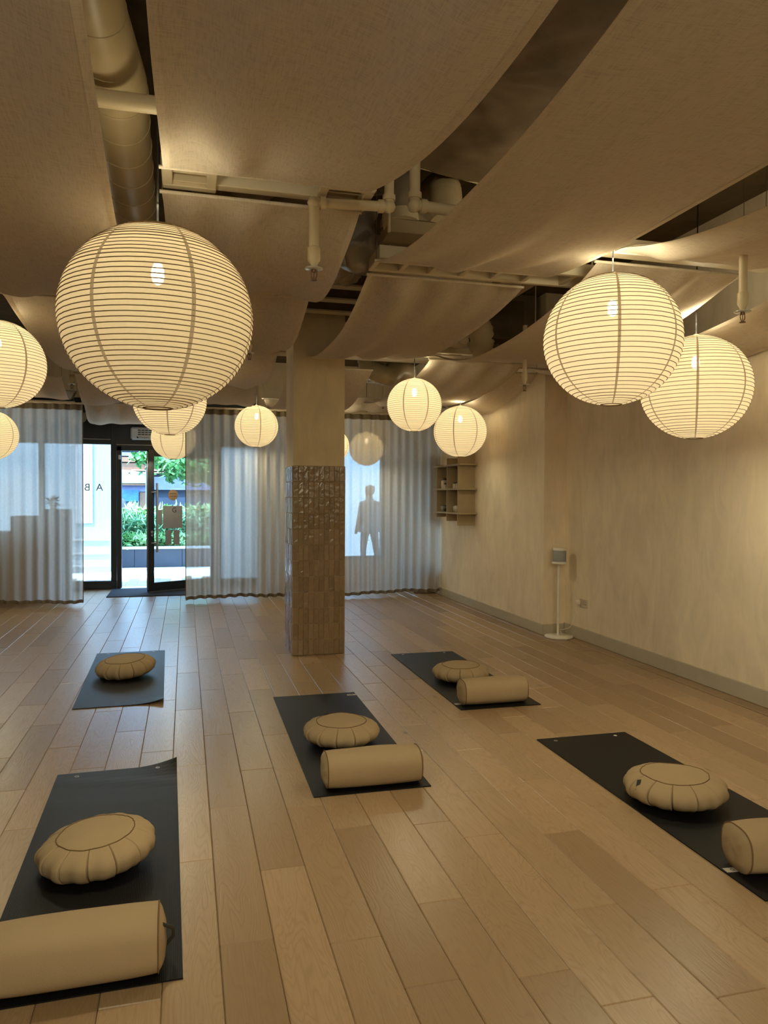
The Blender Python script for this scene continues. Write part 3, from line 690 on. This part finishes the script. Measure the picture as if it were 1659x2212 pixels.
flex('flexible_duct', 'coiled flexible duct end right of the pillar, above the back drapes', [(2.36, 6.35, 2.93), (2.4, 6.35, 3.08), (2.55, 6.45, 3.14), (2.72, 6.6, 3.02), (2.75, 6.8, 2.95)], .115, 'pipe')
flex('flexible_duct', 'loop of flexible duct high above the curtain right of the pillar', [(2.1, 8.7, 3.25), (2.12, 8.6, 3.02), (2.3, 8.5, 2.92), (2.45, 8.6, 3.02), (2.62, 8.8, 3.02), (2.7, 9.2, 3.0)], .12)
t = thing('plenum_box', 'cream sheet metal plenum box on the slatted frame', 'duct', (0, 0, 0))
box(1.09, 1.36, 3.98, 4.20, 2.96, 3.10, bev=.004).obj('box_body', 'shelf', t); box(1.085, 1.365, 3.975, 4.205, 3.03, 3.036).obj('box_seam', 'joist', t)
t = thing('plenum_box', 'small sheet metal box behind the back drapes right of the pillar', 'duct', (0, 0, 0))
box(2.62, 3.1, 6.5, 6.72, 2.98, 3.35, bev=.004).obj('box_body', 'dark', t)
# insulated slab over the right-hand gap
t = thing('insulation_board', 'creased brown insulation slab above the gap between the two big drapes', 'insulation', (0, 0, 0))
def fs(u, v):
    p = Vector((.7 + 1.3 * u, 1.2 + 2.55 * v + .35 * u * v, 3.28))
    c = Vector((1.15, 3.0, 3.28)); d_ = (p - c).length; a = math.atan2(p.y - c.y, p.x - c.x)
    p.z += .012 * math.sin(a * 13) * math.exp(-d_ * 2.6) + .02 * noise.noise(p * 3) + .012 * noise.noise(p * 9)
    return p
MB().grid(fs, 60, 90).obj('facing_sheet', 'gins', t); MB().grid(lambda u, v: (.7 + 1.3 * u, 3.75 + .35 * u, 3.28 + .35 * v), 10, 3).obj('slab_edge', 'pipe', t)
jb = thing('ceiling_joists', 'row of dark steel joists under the ceiling left of the front drape of the pillar', 'beam', (0, 0, 0))
for k in range(7):
    y = 5.0 + k * .42; m_ = MB(); m_.box(.2, 2.3, y, y + .05, 3.18, 3.3); m_.obj('joist', 'joist', jb); box(.2, 2.3, y - .03, y + .08, 3.165, 3.18).obj('joist_flange', 'frame', jb)
jb = thing('ceiling_beam', 'deep brown ceiling beam behind the pillar head', 'beam', (0, 0, 0)); box(-.6, 3.7, 7.45, 7.75, 2.98, 3.69).obj('beam_body', 'joist', jb); box(-.6, 3.7, 7.43, 7.77, 2.95, 2.99).obj('beam_flange', 'frame', jb)
jb = thing('ceiling_beam', 'long brown beam running along the right side above the wall drapes', 'beam', (0, 0, 0)); box(2.45, 2.75, .5, 6.4, 3.22, 3.45).obj('beam_body', 'frame', jb); box(2.4, 2.8, .5, 6.4, 3.45, 3.47).obj('beam_flange', 'joist', jb)
t = thing('cable_tray', 'pale steel tray high above the curtain right of the pillar', 'tray', (0, 0, 0)); box(1.6, 3.6, 9.3, 9.45, 3.02, 3.07, bev=.004).obj('tray_body', 'heater', t); box(1.6, 3.6, 9.55, 9.62, 3.0, 3.03).obj('tray_pipe', 'heater', t)
# ------------------------------------------------------------------ wall shelf and what stands on it
def shelf_unit(y0, label, n=3):
    t = thing('wall_shelf', label, 'shelf', (0, 0, 0), group='wall shelves of crossing boards')
    ys = [y0 + .43 * k for k in range(n)]; zt = [2.12, 2.03, 1.955]; zb = [1.11, 1.16, 1.205]
    for k, y in enumerate(ys): box(3.51, 3.753, y, y + .022, zb[k], zt[k], bev=.002).obj('upright_board', 'shelf', t)
    for z in (1.915, 1.588, 1.26): box(3.50, 3.753, y0 - .085, ys[-1] + .12, z, z + .024, bev=.002).obj('shelf_board', 'shelf', t)
    return t
shelf_unit(9.33, 'wall shelf of crossing olive boards beside the right curtain edge, holding jars')
shelf_unit(10.85, 'second wall shelf half seen through the right curtain')
def jar(x, y, z, r, h, label, mat='jar', lidm='lid', emblem=False):
    t = thing('jar', label, 'jar', (x, y, z)); 
    MB().lathe([(r * .9, 0), (r, h * .06), (r, h * .72), (r * .75, h * .8)], 18).obj('jar_body', mat, t); MB().lathe([(r * .8, h * .8), (r * .8, h * .98), (r * .76, h)], 18).obj('jar_lid', lidm, t)
    if emblem: 
        o = box(-.018, .018, -.0015, .0015, -.022, .022).obj('jar_emblem', 'rust', t); o.location = (0, -r - .0005, h * .4)
def cup(x, y, z, r, h, label, mat):
    t = thing('cup', label, 'cup', (x, y, z)); m_ = MB().lathe([(.001, .004), (r * .7, .004), (r * .95, h), (r, h), (r * .75, 0), (.001, 0)], 18); m_.obj('cup_body', mat, t)
    MB().tube([(r * .8, 0, h * .75), (r * 1.5, 0, h * .7), (r * 1.5, 0, h * .35), (r * .75, 0, h * .25)], .005, 6).obj('cup_handle', mat, t)
jar(3.60, 10.12, 1.612, .045, .15, 'tall cream jar with an emblem on the middle shelf, farther bay', emblem=True)
jar(3.565, 9.98, 1.612, .022, .07, 'small cream jar beside the tall jar on the middle shelf')
jar(3.60, 9.70, 1.612, .026, .08, 'small cream jar left in the nearer bay of the middle shelf')
jar(3.60, 9.58, 1.612, .026, .085, 'small cream jar right in the nearer bay of the middle shelf')
jar(3.60, 9.46, 1.612, .028, .13, 'pale bottle half hidden by the nearest upright of the shelf', lidm='jar')
cup(3.60, 10.16, 1.284, .04, .075, 'grey cup on the lowest shelf, farther bay', 'greyf')
cup(3.61, 10.04, 1.284, .045, .09, 'black mug on the lowest shelf, farther bay', 'cup')
cup(3.61, 9.70, 1.284, .03, .08, 'narrow pale cup on the lowest shelf, nearer bay', 'cup2')
cup(3.60, 9.58, 1.284, .042, .09, 'wide pale cup on the lowest shelf, nearer bay', 'cup2')
t = thing('low_bench', 'low dark bench standing behind the right curtain against the wall', 'bench', (0, 0, 0)); box(3.38, 3.735, 10.9, 12.0, .40, .44, bev=.004).obj('bench_top', 'counter', t)
for y in (10.92, 11.94): box(3.4, 3.735, y, y + .04, 0.002, .40).obj('bench_side', 'counter', t)
# ------------------------------------------------------------------ speaker on its stand, outlet
t = thing('speaker_stand', 'slim white speaker stand with round base in the wall corner', 'stand', (3.855, 7.165, 0))
MB().lathe([(.001, .002), (.148, .002), (.15, .006), (.15, .018), (.146, .022), (.02, .024)], 40).obj('base_disc', 'white', t)
MB().tube([(0, .02, .022), (0, .02, .79)], .0125, 16).obj('pole', 'white', t)
MB().lathe([(.02, .786), (.078, .788), (.08, .793), (.08, .803), (.077, .806)], 32).obj('top_plate', 'white', t)
t = thing('speaker', 'small rounded white speaker with grey grille on the slim stand', 'speaker', (3.855, 7.165, .807))
MB().lathe([(.066, 0), (.069, .004), (.069, .128), (.066, .128)], 32).obj('grille', 'greyf', t); MB().lathe([(.0695, .124), (.0695, .148), (.066, .152), (.001, .153)], 32).obj('top_cap', 'white', t)
MB().lathe([(.0695, .0), (.0695, .006)], 32, cap=False).obj('bottom_rim', 'white', t)
t = thing('power_outlet', 'double metal power outlet low on the bare right wall', 'outlet', (WR, 6.94, .39))
box(-.008, 0, -.075, .075, -.044, .044, bev=.003).obj('face_plate', 'outlet', t)
mb = MB()
for y in (-.055, -.02):
    mb.box(-.0088, -.0078, y, y + .01, -.012, -.002); mb.box(-.0088, -.0078, y + .004, y + .012, .012, .02)
mb.obj('socket_hole', 'ink', t, kind='stuff'); box(-.012, -.006, -.012, .0, .02, .034).obj('rocker_switch', 'outlet', t)
t = thing('plug_and_cable', 'white plug in the outlet with its cable drooping to the speaker stand', 'cable', (0, 0, 0))
box(3.965, 4.011, 6.985, 7.035, .37, .415, bev=.008).obj('plug_body', 'plug', t)
MB().tube([(3.98, 7.01, .37), (3.975, 7.01, .27), (3.95, 7.04, .2), (3.94, 7.06, .14), (3.925, 7.08, .11), (3.89, 7.14, .085), (3.872, 7.165, .085), (3.876, 7.16, .06), (3.885, 7.155, .026)], .0032, 6).obj('cable_run', 'cable', t)
# ------------------------------------------------------------------ yoga mats
def yoga_mat(label, cx, cy, rz, tag=None, eyes=None, curl=None, wav=0.0, L_=1.885, W_=.612):
    t = thing('yoga_mat', label, 'yoga mat', (cx, cy, 0), math.radians(rz), group='black yoga mats laid out on the oak floor'); th = .0046
    def top(u, v):
        x = (u - .5) * W_; y = (v - .5) * L_; z = .0012
        if wav: z += wav * max(0, math.sin(v * 42 + u * 3)) * max(0, (v - .72)) * 3 * (.4 + .6 * u) * (1 - u * .2)
        if curl:
            cu, cv, amt = curl; d_ = max(0, 1 - math.hypot((u - cu) * W_, (v - cv) * L_) / .22); z += amt * d_ * d_
        return (x, y, z)
    nu, nv = 16, 48; m_ = MB()
    tp = [Vector(top(u / nu, v / nv)) for v in range(nv + 1) for u in range(nu + 1)]
    vs = [p + Vector((0, 0, th)) for p in tp] + tp; n_ = len(tp); fs_ = []
    for v in range(nv):
        for u in range(nu):
            a = v * (nu + 1) + u; q = (a, a + 1, a + nu + 2, a + nu + 1); fs_.append(q); fs_.append(tuple(n_ + i for i in q[::-1]))
    ring = [u for u in range(nu + 1)] + [(v * (nu + 1) + nu) for v in range(1, nv + 1)] + [nv * (nu + 1) + u for u in range(nu - 1, -1, -1)] + [v * (nu + 1) for v in range(nv - 1, 0, -1)]
    for i, a in enumerate(ring): b_ = ring[(i + 1) % len(ring)]; fs_.append((a, n_ + a, n_ + b_, b_))
    m_.add(vs, fs_, False); m_.obj('mat_sheet', 'mat', t)
    if eyes:
        for x in (-.205, .205):
            z = top(x / W_ + .5, .5 + (eyes * (L_ / 2 - .055)) / L_)[2] + th
            MB().lathe([(.0065, .0004), (.0075, .0022), (.0105, .0024), (.012, .0004)], 18, x, eyes * (L_ / 2 - .055)).obj('eyelet', 'steel', t).location = (0, 0, z)
            MB().lathe([(.0065, .0006), (.001, .0006)], 14, x, eyes * (L_ / 2 - .055), cap=False).obj('eyelet_hole', 'ink', t).location = (0, 0, z)
    if tag:
        tx, ty, a = tag; z = .0012 + th
        o = box(-.034, .034, -.017, .017, 0, .0008).obj('logo_tag', 'tag', t); o.location = (tx, ty, z); o.rotation_euler = (0, 0, a)
        o2 = text_mesh('logo_mark', 'G', .026, 'ink', t, Matrix.Identity(4), .0003); o2.location = (tx, ty, z + .0012); o2.rotation_euler = (0, 0, a)
    return t
yoga_mat('black yoga mat nearest on the left, its far corner lifted off the floor', -.334, 3.297, 1.2, None, 1, (1, 1, .035), .008, L_=1.905)
yoga_mat('black yoga mat before the pillar with a silver tag at its far end', .927, 4.56, -.45, (.27, .87, 0), None)
yoga_mat('black yoga mat farthest to the right back, near the speaker corner', 2.177, 5.80, -.4, (-.268, -.80, 0), 1)
yoga_mat('black yoga mat cut off at right, with a tag marked G', 2.392, 3.21, -.35, (-.265, -.72, -.1), 1)
yoga_mat('black yoga mat farthest back on the left, before the open door, bearing only a cushion', -.479, 6.48, 1.2, None, 1, (1, 0, .03))
# ------------------------------------------------------------------ cushions and bolsters
def zafu(label, x, y, rz, tilt=(0, 0), R=.235, h=.135, tag=False, seed=0):
    rnd = random.Random(seed); t = thing('meditation_cushion', label, 'cushion', (x, y, .0059), rz, group='round pleated tan cushions')
    t.rotation_euler = (tilt[0], tilt[1], rz); N = 13; rt = .66
    jit = [rnd.uniform(-.06, .06) for _ in range(N)]; dep = [rnd.uniform(.6, 1.3) for _ in range(N)]
    nu, nv = 780, 30
    def prof(s):   # s 0..1 bottom centre -> top centre
        a = -math.pi / 2 + math.pi * s
        r = math.cos(a); r = abs(r) ** .62; z = math.sin(a); z = math.copysign(abs(z) ** .95, z)
        return r * R, h / 2 + z * h / 2
    def fn(u, v):
        r, z = prof(v); ang = 2 * math.pi * u
        side = max(0, min(1, (r / R - rt + .03) / .07))
        q = u * N; k = int(q) % N; fr = q - int(q) + jit[k] * 0
        step = (fr ** 1.6 - .4) * .010 * dep[k] - .024 * dep[k] * math.exp(-((fr - 1.0) / .03) ** 2) - .021 * dep[k] * math.exp(-(fr / .025) ** 2) + .004 * math.sin(fr * 9 + k)
        low = .5 + .5 * max(0, min(1, (h * .9 - z) / (h * .8)))
        r2 = r * (1 + .0) + step * side * low
        lump_ = .007 * noise.noise(Vector((math.cos(ang) * 2.2, math.sin(ang) * 2.2, z * 9 + seed)))
        z2 = z + (.006 * noise.noise(Vector((r * math.cos(ang) * 7, r * math.sin(ang) * 7, seed))) if v > .5 else 0)
        return ((r2 + lump_ * side) * math.cos(ang), (r2 + lump_ * side) * math.sin(ang), max(0, z2) if v > .25 else max(0, z))
    MB().grid(fn, nu, nv).obj('cushion_body', 'canvas', t)
    vs_ = next(s / 200 for s in range(100, 200) if prof(s / 200)[0] < R * rt)
    MB().tube([Vector(fn(k / 90, vs_)) + Vector((0, 0, .0005)) for k in range(90)], .0026, 5, False, True).obj('piping_seam', 'piping', t)
    for k in range(N):  # thin dark tubes stand in for the deep shade in each pleat crease
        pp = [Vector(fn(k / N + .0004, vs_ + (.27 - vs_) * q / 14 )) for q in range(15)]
        MB().tube([p * 1.004 for p in pp], [.0006 + .0011 * q / 14 for q in range(15)], 5).obj('pleat_shade', 'piping', t)
    if tag:
        a = math.radians(tag); o = box(-.002, .002, -.011, .011, -.028, .028, bev=.001).obj('side_tag', 'darktag', t); o.location = (math.cos(a) * (R * .90), math.sin(a) * (R * .90), h * .76); o.rotation_euler = (.5, -.75, a)
    return t
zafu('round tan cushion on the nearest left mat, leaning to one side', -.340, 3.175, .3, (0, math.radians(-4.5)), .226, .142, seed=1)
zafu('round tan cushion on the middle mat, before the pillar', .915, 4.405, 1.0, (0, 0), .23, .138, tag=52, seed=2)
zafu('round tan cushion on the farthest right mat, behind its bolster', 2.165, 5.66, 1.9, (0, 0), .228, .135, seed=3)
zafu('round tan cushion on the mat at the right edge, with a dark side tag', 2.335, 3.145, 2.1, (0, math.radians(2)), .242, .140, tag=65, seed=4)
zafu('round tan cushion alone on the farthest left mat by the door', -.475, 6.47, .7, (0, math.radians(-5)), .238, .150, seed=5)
def bolster(label, x, y, rz, Ln=.50, a=.105, b_=.092, strap=None, seed=0):
    t = thing('bolster', label, 'bolster', (x, y, .0059), rz, group='tan canvas bolsters'); n1, n2 = 44, 40; e = 2.6
    def cs(ang, k=1.0):
        c, s = math.cos(ang), math.sin(ang)
        return math.copysign(abs(c) ** (2 / e), c) * a * k, math.copysign(abs(s) ** (2 / e), s) * b_ * k
    def fn(u, v):
        ang = 2 * math.pi * u; q = (v - .5) * 2; x_ = q * Ln / 2
        k = 1 - .05 * abs(q) ** 4; yy, zz = cs(ang, k)
        pz = b_ + zz; nz = noise.noise(Vector((x_ * 5, yy * 8, pz * 8 + seed)))
        return (x_, yy * (1 + .03 * nz), max(0, pz + .006 * nz * (1 if pz > .03 else 0)))
    MB().grid(fn, n1, n2).obj('bolster_tube', 'canvas', t)
    for sx in (-1, 1):
        def cap(u, v):
            yy, zz = cs(2 * math.pi * u, .95 * (1 - v)); bz = .022 * (1 - (1 - v) ** 3) + .004 * noise.noise(Vector((yy * 30, zz * 30, sx + seed)))
            return (sx * (Ln / 2 + bz), yy, max(.001, b_ + zz))
        MB().grid(cap, n1, 10).obj('end_panel', 'canvas', t)
        MB().tube([(sx * Ln / 2, yy * 1.0, max(.003, b_ + zz)) for yy, zz in (cs(2 * math.pi * k / 60, .955) for k in range(60))], .0028, 5, False, True).obj('piping_seam', 'piping', t)
    if strap:
        MB().tube([(strap * (Ln / 2 + .012), -.045, b_ + .06), (strap * (Ln / 2 + .045), -.02, b_ + .03), (strap * (Ln / 2 + .045), .01, b_ - .01), (strap * (Ln / 2 + .015), .02, b_ - .05)], .006, 6).obj('carry_strap', 'darktag', t)
    return t
bolster('tan bolster nearest at lower left, cut by the edge of the photo', -.325, 2.435, math.radians(.6), .485, .112, .093, strap=1, seed=1)
bolster('tan bolster at the near end of the middle mat', .938, 3.725, math.radians(-1.5), .49, .104, .091, seed=2)
bolster('tan bolster at the near end of the farthest right mat', 2.155, 4.985, math.radians(-.5), .475, .10, .091, seed=3)
bolster('tan bolster cut off by the right edge of the photo', 2.385, 2.46, math.radians(-6), .50, .105, .092, seed=4)
# ------------------------------------------------------------------ between curtain and street
t = thing('reception_counter', 'stepped reception counter seen through the left curtain', 'counter', (0, 0, 0))
box(-2.35, -1.93, 11.3, 11.8, 0.002, 1.19, bev=.005).obj('counter_block', 'counter', t); box(-1.93, -1.62, 11.3, 11.8, 0.002, 1.285, bev=.005).obj('counter_block', 'counter', t); box(-2.95, -2.35, 11.3, 11.8, 0.002, .97, bev=.005).obj('counter_block', 'counter', t)
def leaves(m_, n, c, size, rnd, L=.08, W=.03, up=.5):
    for _ in range(n):
        p = Vector(c) + Vector((rnd.gauss(0, 1) * size[0], rnd.gauss(0, 1) * size[1], rnd.random() ** .8 * size[2]))
        d_ = Vector((rnd.gauss(0, 1), rnd.gauss(0, 1), rnd.gauss(up, .6))).normalized(); s_ = d_.cross(Vector((rnd.gauss(0, 1), rnd.gauss(0, 1), rnd.gauss(0, 1)))).normalized()
        l_ = L * rnd.uniform(.6, 1.3); w_ = W * rnd.uniform(.7, 1.3); nn = d_.cross(s_) * l_ * .12
        m_.add([p, p + d_ * l_ * .45 + s_ * w_ + nn, p + d_ * l_, p + d_ * l_ * .45 - s_ * w_ + nn], [(0, 1, 2), (0, 2, 3)])
    return m_
t = thing('potted_plant', 'small potted plant on the reception counter behind the left curtain', 'plant', (-1.83, 11.5, 1.286))
MB().lathe([(.04, 0), (.05, .07), (.045, .07), (.001, .06)], 14).obj('plant_pot', 'cup2', t); leaves(MB(), 40, (0, 0, .05), (.03, .03, .1), random.Random(3), .09, .014).obj('plant_leaves', 'leaf', t)
# ------------------------------------------------------------------ street
struct('pavement', box(-14, 16, FRONT + .12, 17.4, -.12, -.005), 'pave', 'bright pale pavement outside the glass door', 'pavement')
struct('road', box(-14, 16, 19.4, 29.5, -.3, -.1), 'stone', 'grey roadway beyond the planted bed', 'road')
pw = thing('stone_planter', 'low blue grey stone planter wall facing the entrance', 'planter', (0, 0, 0))
for k in range(10):
    x0 = -7 + k * .95 + .28; box(x0 + .003, x0 + .947, 16.1, 16.18, 0, .375, bev=.004).obj('stone_panel', 'stone', pw)
box(-7, 2.8, 16.08, 16.24, .377, .425, bev=.006).obj('coping', 'cap', pw); box(-7, 2.8, 16.2, 19.4, 0, .355).obj('soil_bed', 'soil', pw)
rnd = random.Random(5)
ORD = 'first second third fourth fifth sixth seventh eighth ninth tenth'.split()
for k in range(8):
    x = -1.25 + k * .40
    t = thing('leafy_shrub', 'low leafy plant in the front planter row, %s from the left' % ORD[k], 'shrub', (x, 16.55, .36), group='front row plants in the planter')
    leaves(MB(), 420, (0, 0, 0), (.15, .14, .25), rnd, .15, .026, .6).obj('shrub_foliage', 'leaf2' if k % 2 else 'leaf', t, kind='stuff')
for k in range(6):
    x = -1.3 + k * .55
    t = thing('ornamental_grass', 'fine bluish ornamental grass clump in the middle planter row, %s from the left' % ORD[k], 'grass', (x, 17.4, .36), group='grasses in the planter')
    leaves(MB(), 500, (0, 0, .1), (.2, .16, .5), rnd, .26, .010, .7).obj('grass_blades', 'leaf3', t, kind='stuff')
for k in range(4):
    x = -1.1 + k * .8
    t = thing('leafy_shrub', 'pale broad-leaved shrub in the back planter row, %s from the left' % ORD[k], 'shrub', (x, 18.5, .36), group='back row shrubs in the planter')
    leaves(MB(), 520, (0, 0, .2), (.3, .22, .62), rnd, .2, .045, .2).obj('shrub_foliage', 'leaf2', t, kind='stuff')
t = thing('street_tree', 'leafy street tree whose branches hang in front of the buildings', 'tree', (1.0, 20.5, -.1))
MB().tube([(0, 0, 0), (.05, 0, 1.4), (-.1, 0, 2.6), (-.3, -.1, 3.6)], [.12, .1, .08, .05], 10).obj('trunk', 'bark', t)
bm_ = MB()
for p in ((-1.9, -.5, 2.75), (-1.2, -.4, 2.3), (-.8, .3, 3.2), (.8, .2, 3.2), (.4, -.4, 2.5)): bm_.tube([(-.1, 0, 2.3), (p[0] * .5, p[1] * .5, 2.6), p], [.04, .025, .008], 6)
bm_.obj('branch', 'bark', t)
lv = MB()
for p, s_ in (((-2.0, -.5, 2.45), .16), ((-1.3, -.4, 2.1), .28), ((-.8, .0, 2.2), .35), ((-.6, -.2, 1.9), .35), ((.2, 0, 2.4), .5), ((-.5, 0, 3.1), .5), ((.8, .2, 2.7), .6)): leaves(lv, int(340 * s_ * 2) + 30, p, (s_, s_ * .8, s_ * 1.3), rnd, .2, .06, -.2)
lv.obj('tree_foliage', 'leaf', t, kind='stuff')
t = thing('boulder', 'tall dark grey boulder standing in the planted bed', 'rock', (-1.55, 19.0, .3)); MB().grid(lambda u, v: crinkle((.30 * math.sin(math.pi * v) ** .6 * math.cos(6.2832 * u), .26 * math.sin(math.pi * v) ** .6 * math.sin(6.2832 * u), 1.15 * (1 - v) * (1 if v < .98 else 1)), .05, 3), 24, 16).obj('boulder_body', 'rock', t)
bd = thing('shop_building', 'row of shops across the street with awning and dark louvred upper floor', 'building', (0, 30, 0))
box(-7, 8, .6, 3, -.2, 6).obj('building_wall', 'extdark', bd)
for k in range(9): box(-7, 8, .3, .6, 3.0 + k * .22, 3.14 + k * .22).obj('louvre_slat', 'extdark' if k % 2 else 'lav', bd)
box(-7, 8, .2, .6, 2.42, 2.72).obj('brown_fascia', 'rust', bd); box(-7, 8, .15, .5, 2.76, 2.95).obj('upper_band', 'orange', bd)
box(-2.0, -.2, -.05, .1, 2.44, 2.47).obj('strip_lamp', 'strip', bd); box(-1.6, .2, -.05, .1, 2.34, 2.37).obj('strip_lamp', 'strip', bd)
MB().add([(-7, 0, 2.38), (-2.3, 0, 2.36), (-1.4, 0, 2.2), (-1.4, 0, 1.95), (-7, 0, 1.95), (-7, .5, 2.6), (-2.3, .5, 2.6), (-1.4, .5, 2.5)], [(0, 1, 2, 3, 4), (0, 5, 6, 1), (1, 6, 7, 2)]).obj('shop_awning', 'awning', bd)
box(-7, -1.4, .05, .5, 1.86, 1.95).obj('awning_beam', 'orange', bd); box(-7, -1.4, .3, .6, 1.6, 1.86).obj('shop_fascia', 'lav', bd)
box(-2.5, -1.75, .2, .32, 1.25, 1.69).obj('shop_poster', 'poster', bd); box(-1.72, -1.5, .3, .6, .4, 1.62).obj('shop_panel', 'orange', bd)
box(-1.48, -1.36, -.2, -.05, -.1, 2.9).obj('street_column', 'lav', bd)
box(-1.3, 8, .1, .6, 1.7, 2.2).obj('side_fascia', 'lav', bd); box(-1.3, 8, .25, .6, .0, 1.4).obj('shop_glazing', 'stone', bd)
pv = thing('stone_pier', 'pale rendered building wall seen through the left shop window', 'building', (0, 0, 0))
box(-9, -1.42, 15.2, 16.0, -.004, 5).obj('pier_wall', 'extwall', pv); box(-2.02, -1.72, 15.18, 15.2, .95, 2.5, bev=.01).obj('wall_panel', 'cap', pv)
for z in (.62, .36, .12): box(-9, -1.42, 15.17, 15.2, z, z + .03).obj('plinth_line', 'cap', pv)
sw = thing('street_wall_block', 'pale rendered wall across the pavement behind the silhouetted person', 'building', (0, 0, 0)); box(2.85, 10, 17.4, 17.8, -.1, 6).obj('block_wall', 'extwall', sw)
# person outside
def person():
    t = thing('person', 'person in dark clothes standing outside, silhouetted behind the right curtain', 'person', (3.5, 14.2, -.005), math.radians(200))
    J = dict(pel=((0, 0, .92), .135), sp=((0, .01, 1.12), .125), ch=((0, 0, 1.30), .15), nk=((0, -.01, 1.44), .062), hd0=((0, -.02, 1.52), .075), hd1=((0, -.03, 1.60), .088), hd2=((0, -.02, 1.67), .06),
        lh=((.10, 0, .86), .10), lk=((.13, -.03, .48), .066), la=((.15, .02, .09), .042), lt=((.16, -.15, .04), .036), rh=((-.10, 0, .86), .10), rk=((-.14, .02, .48), .066), ra=((-.17, .05, .09), .042), rt=((-.18, -.12, .04), .036),
        ls=((.19, 0, 1.35), .062), le=((.27, .04, 1.08), .047), lw=((.27, -.05, .85), .034), lf=((.27, -.09, .76), .03), rs=((-.19, 0, 1.35), .062), re=((-.26, -.02, 1.08), .047), rw=((-.20, -.2, .98), .034), rf=((-.16, -.27, 1.0), .03))
    ed = 'pel-sp sp-ch ch-nk nk-hd0 hd0-hd1 hd1-hd2 pel-lh lh-lk lk-la la-lt pel-rh rh-rk rk-ra ra-rt ch-ls ls-le le-lw lw-lf ch-rs rs-re re-rw rw-rf'.split()
    ks = list(J); me = bpy.data.meshes.new('body'); me.from_pydata([J[k][0] for k in ks], [tuple(ks.index(q) for q in e.split('-')) for e in ed], [])
    me.materials.append(M['clothes']); o = link('body', me, t); sk = o.modifiers.new('skin', 'SKIN')
    for k, vv in zip(ks, me.skin_vertices[0].data): vv.radius = (J[k][1],) * 2; vv.use_root = (k == 'pel')
    sk.use_smooth_shade = True; sb = o.modifiers.new('sub', 'SUBSURF'); sb.levels = 2; sb.render_levels = 2
    MB().lathe([(.001, -.1), (.07, -.08), (.098, 0), (.085, .07), (.001, .105)], 18).obj('hair', 'hair', t).location = (0, .01, 1.625)
    MB().grid(lambda u, v: ((.27 - .09 * v) * math.cos(6.2832 * u), (.17 - .05 * v) * math.sin(6.2832 * u), .80 + .55 * v), 20, 6).obj('coat', 'clothes', t)
    MB().lathe([(.001, -.02), (.012, -.015), (.016, 0), (.001, .03)], 8).obj('nose', 'skin', t).location = (0, -.115, 1.58)
person()
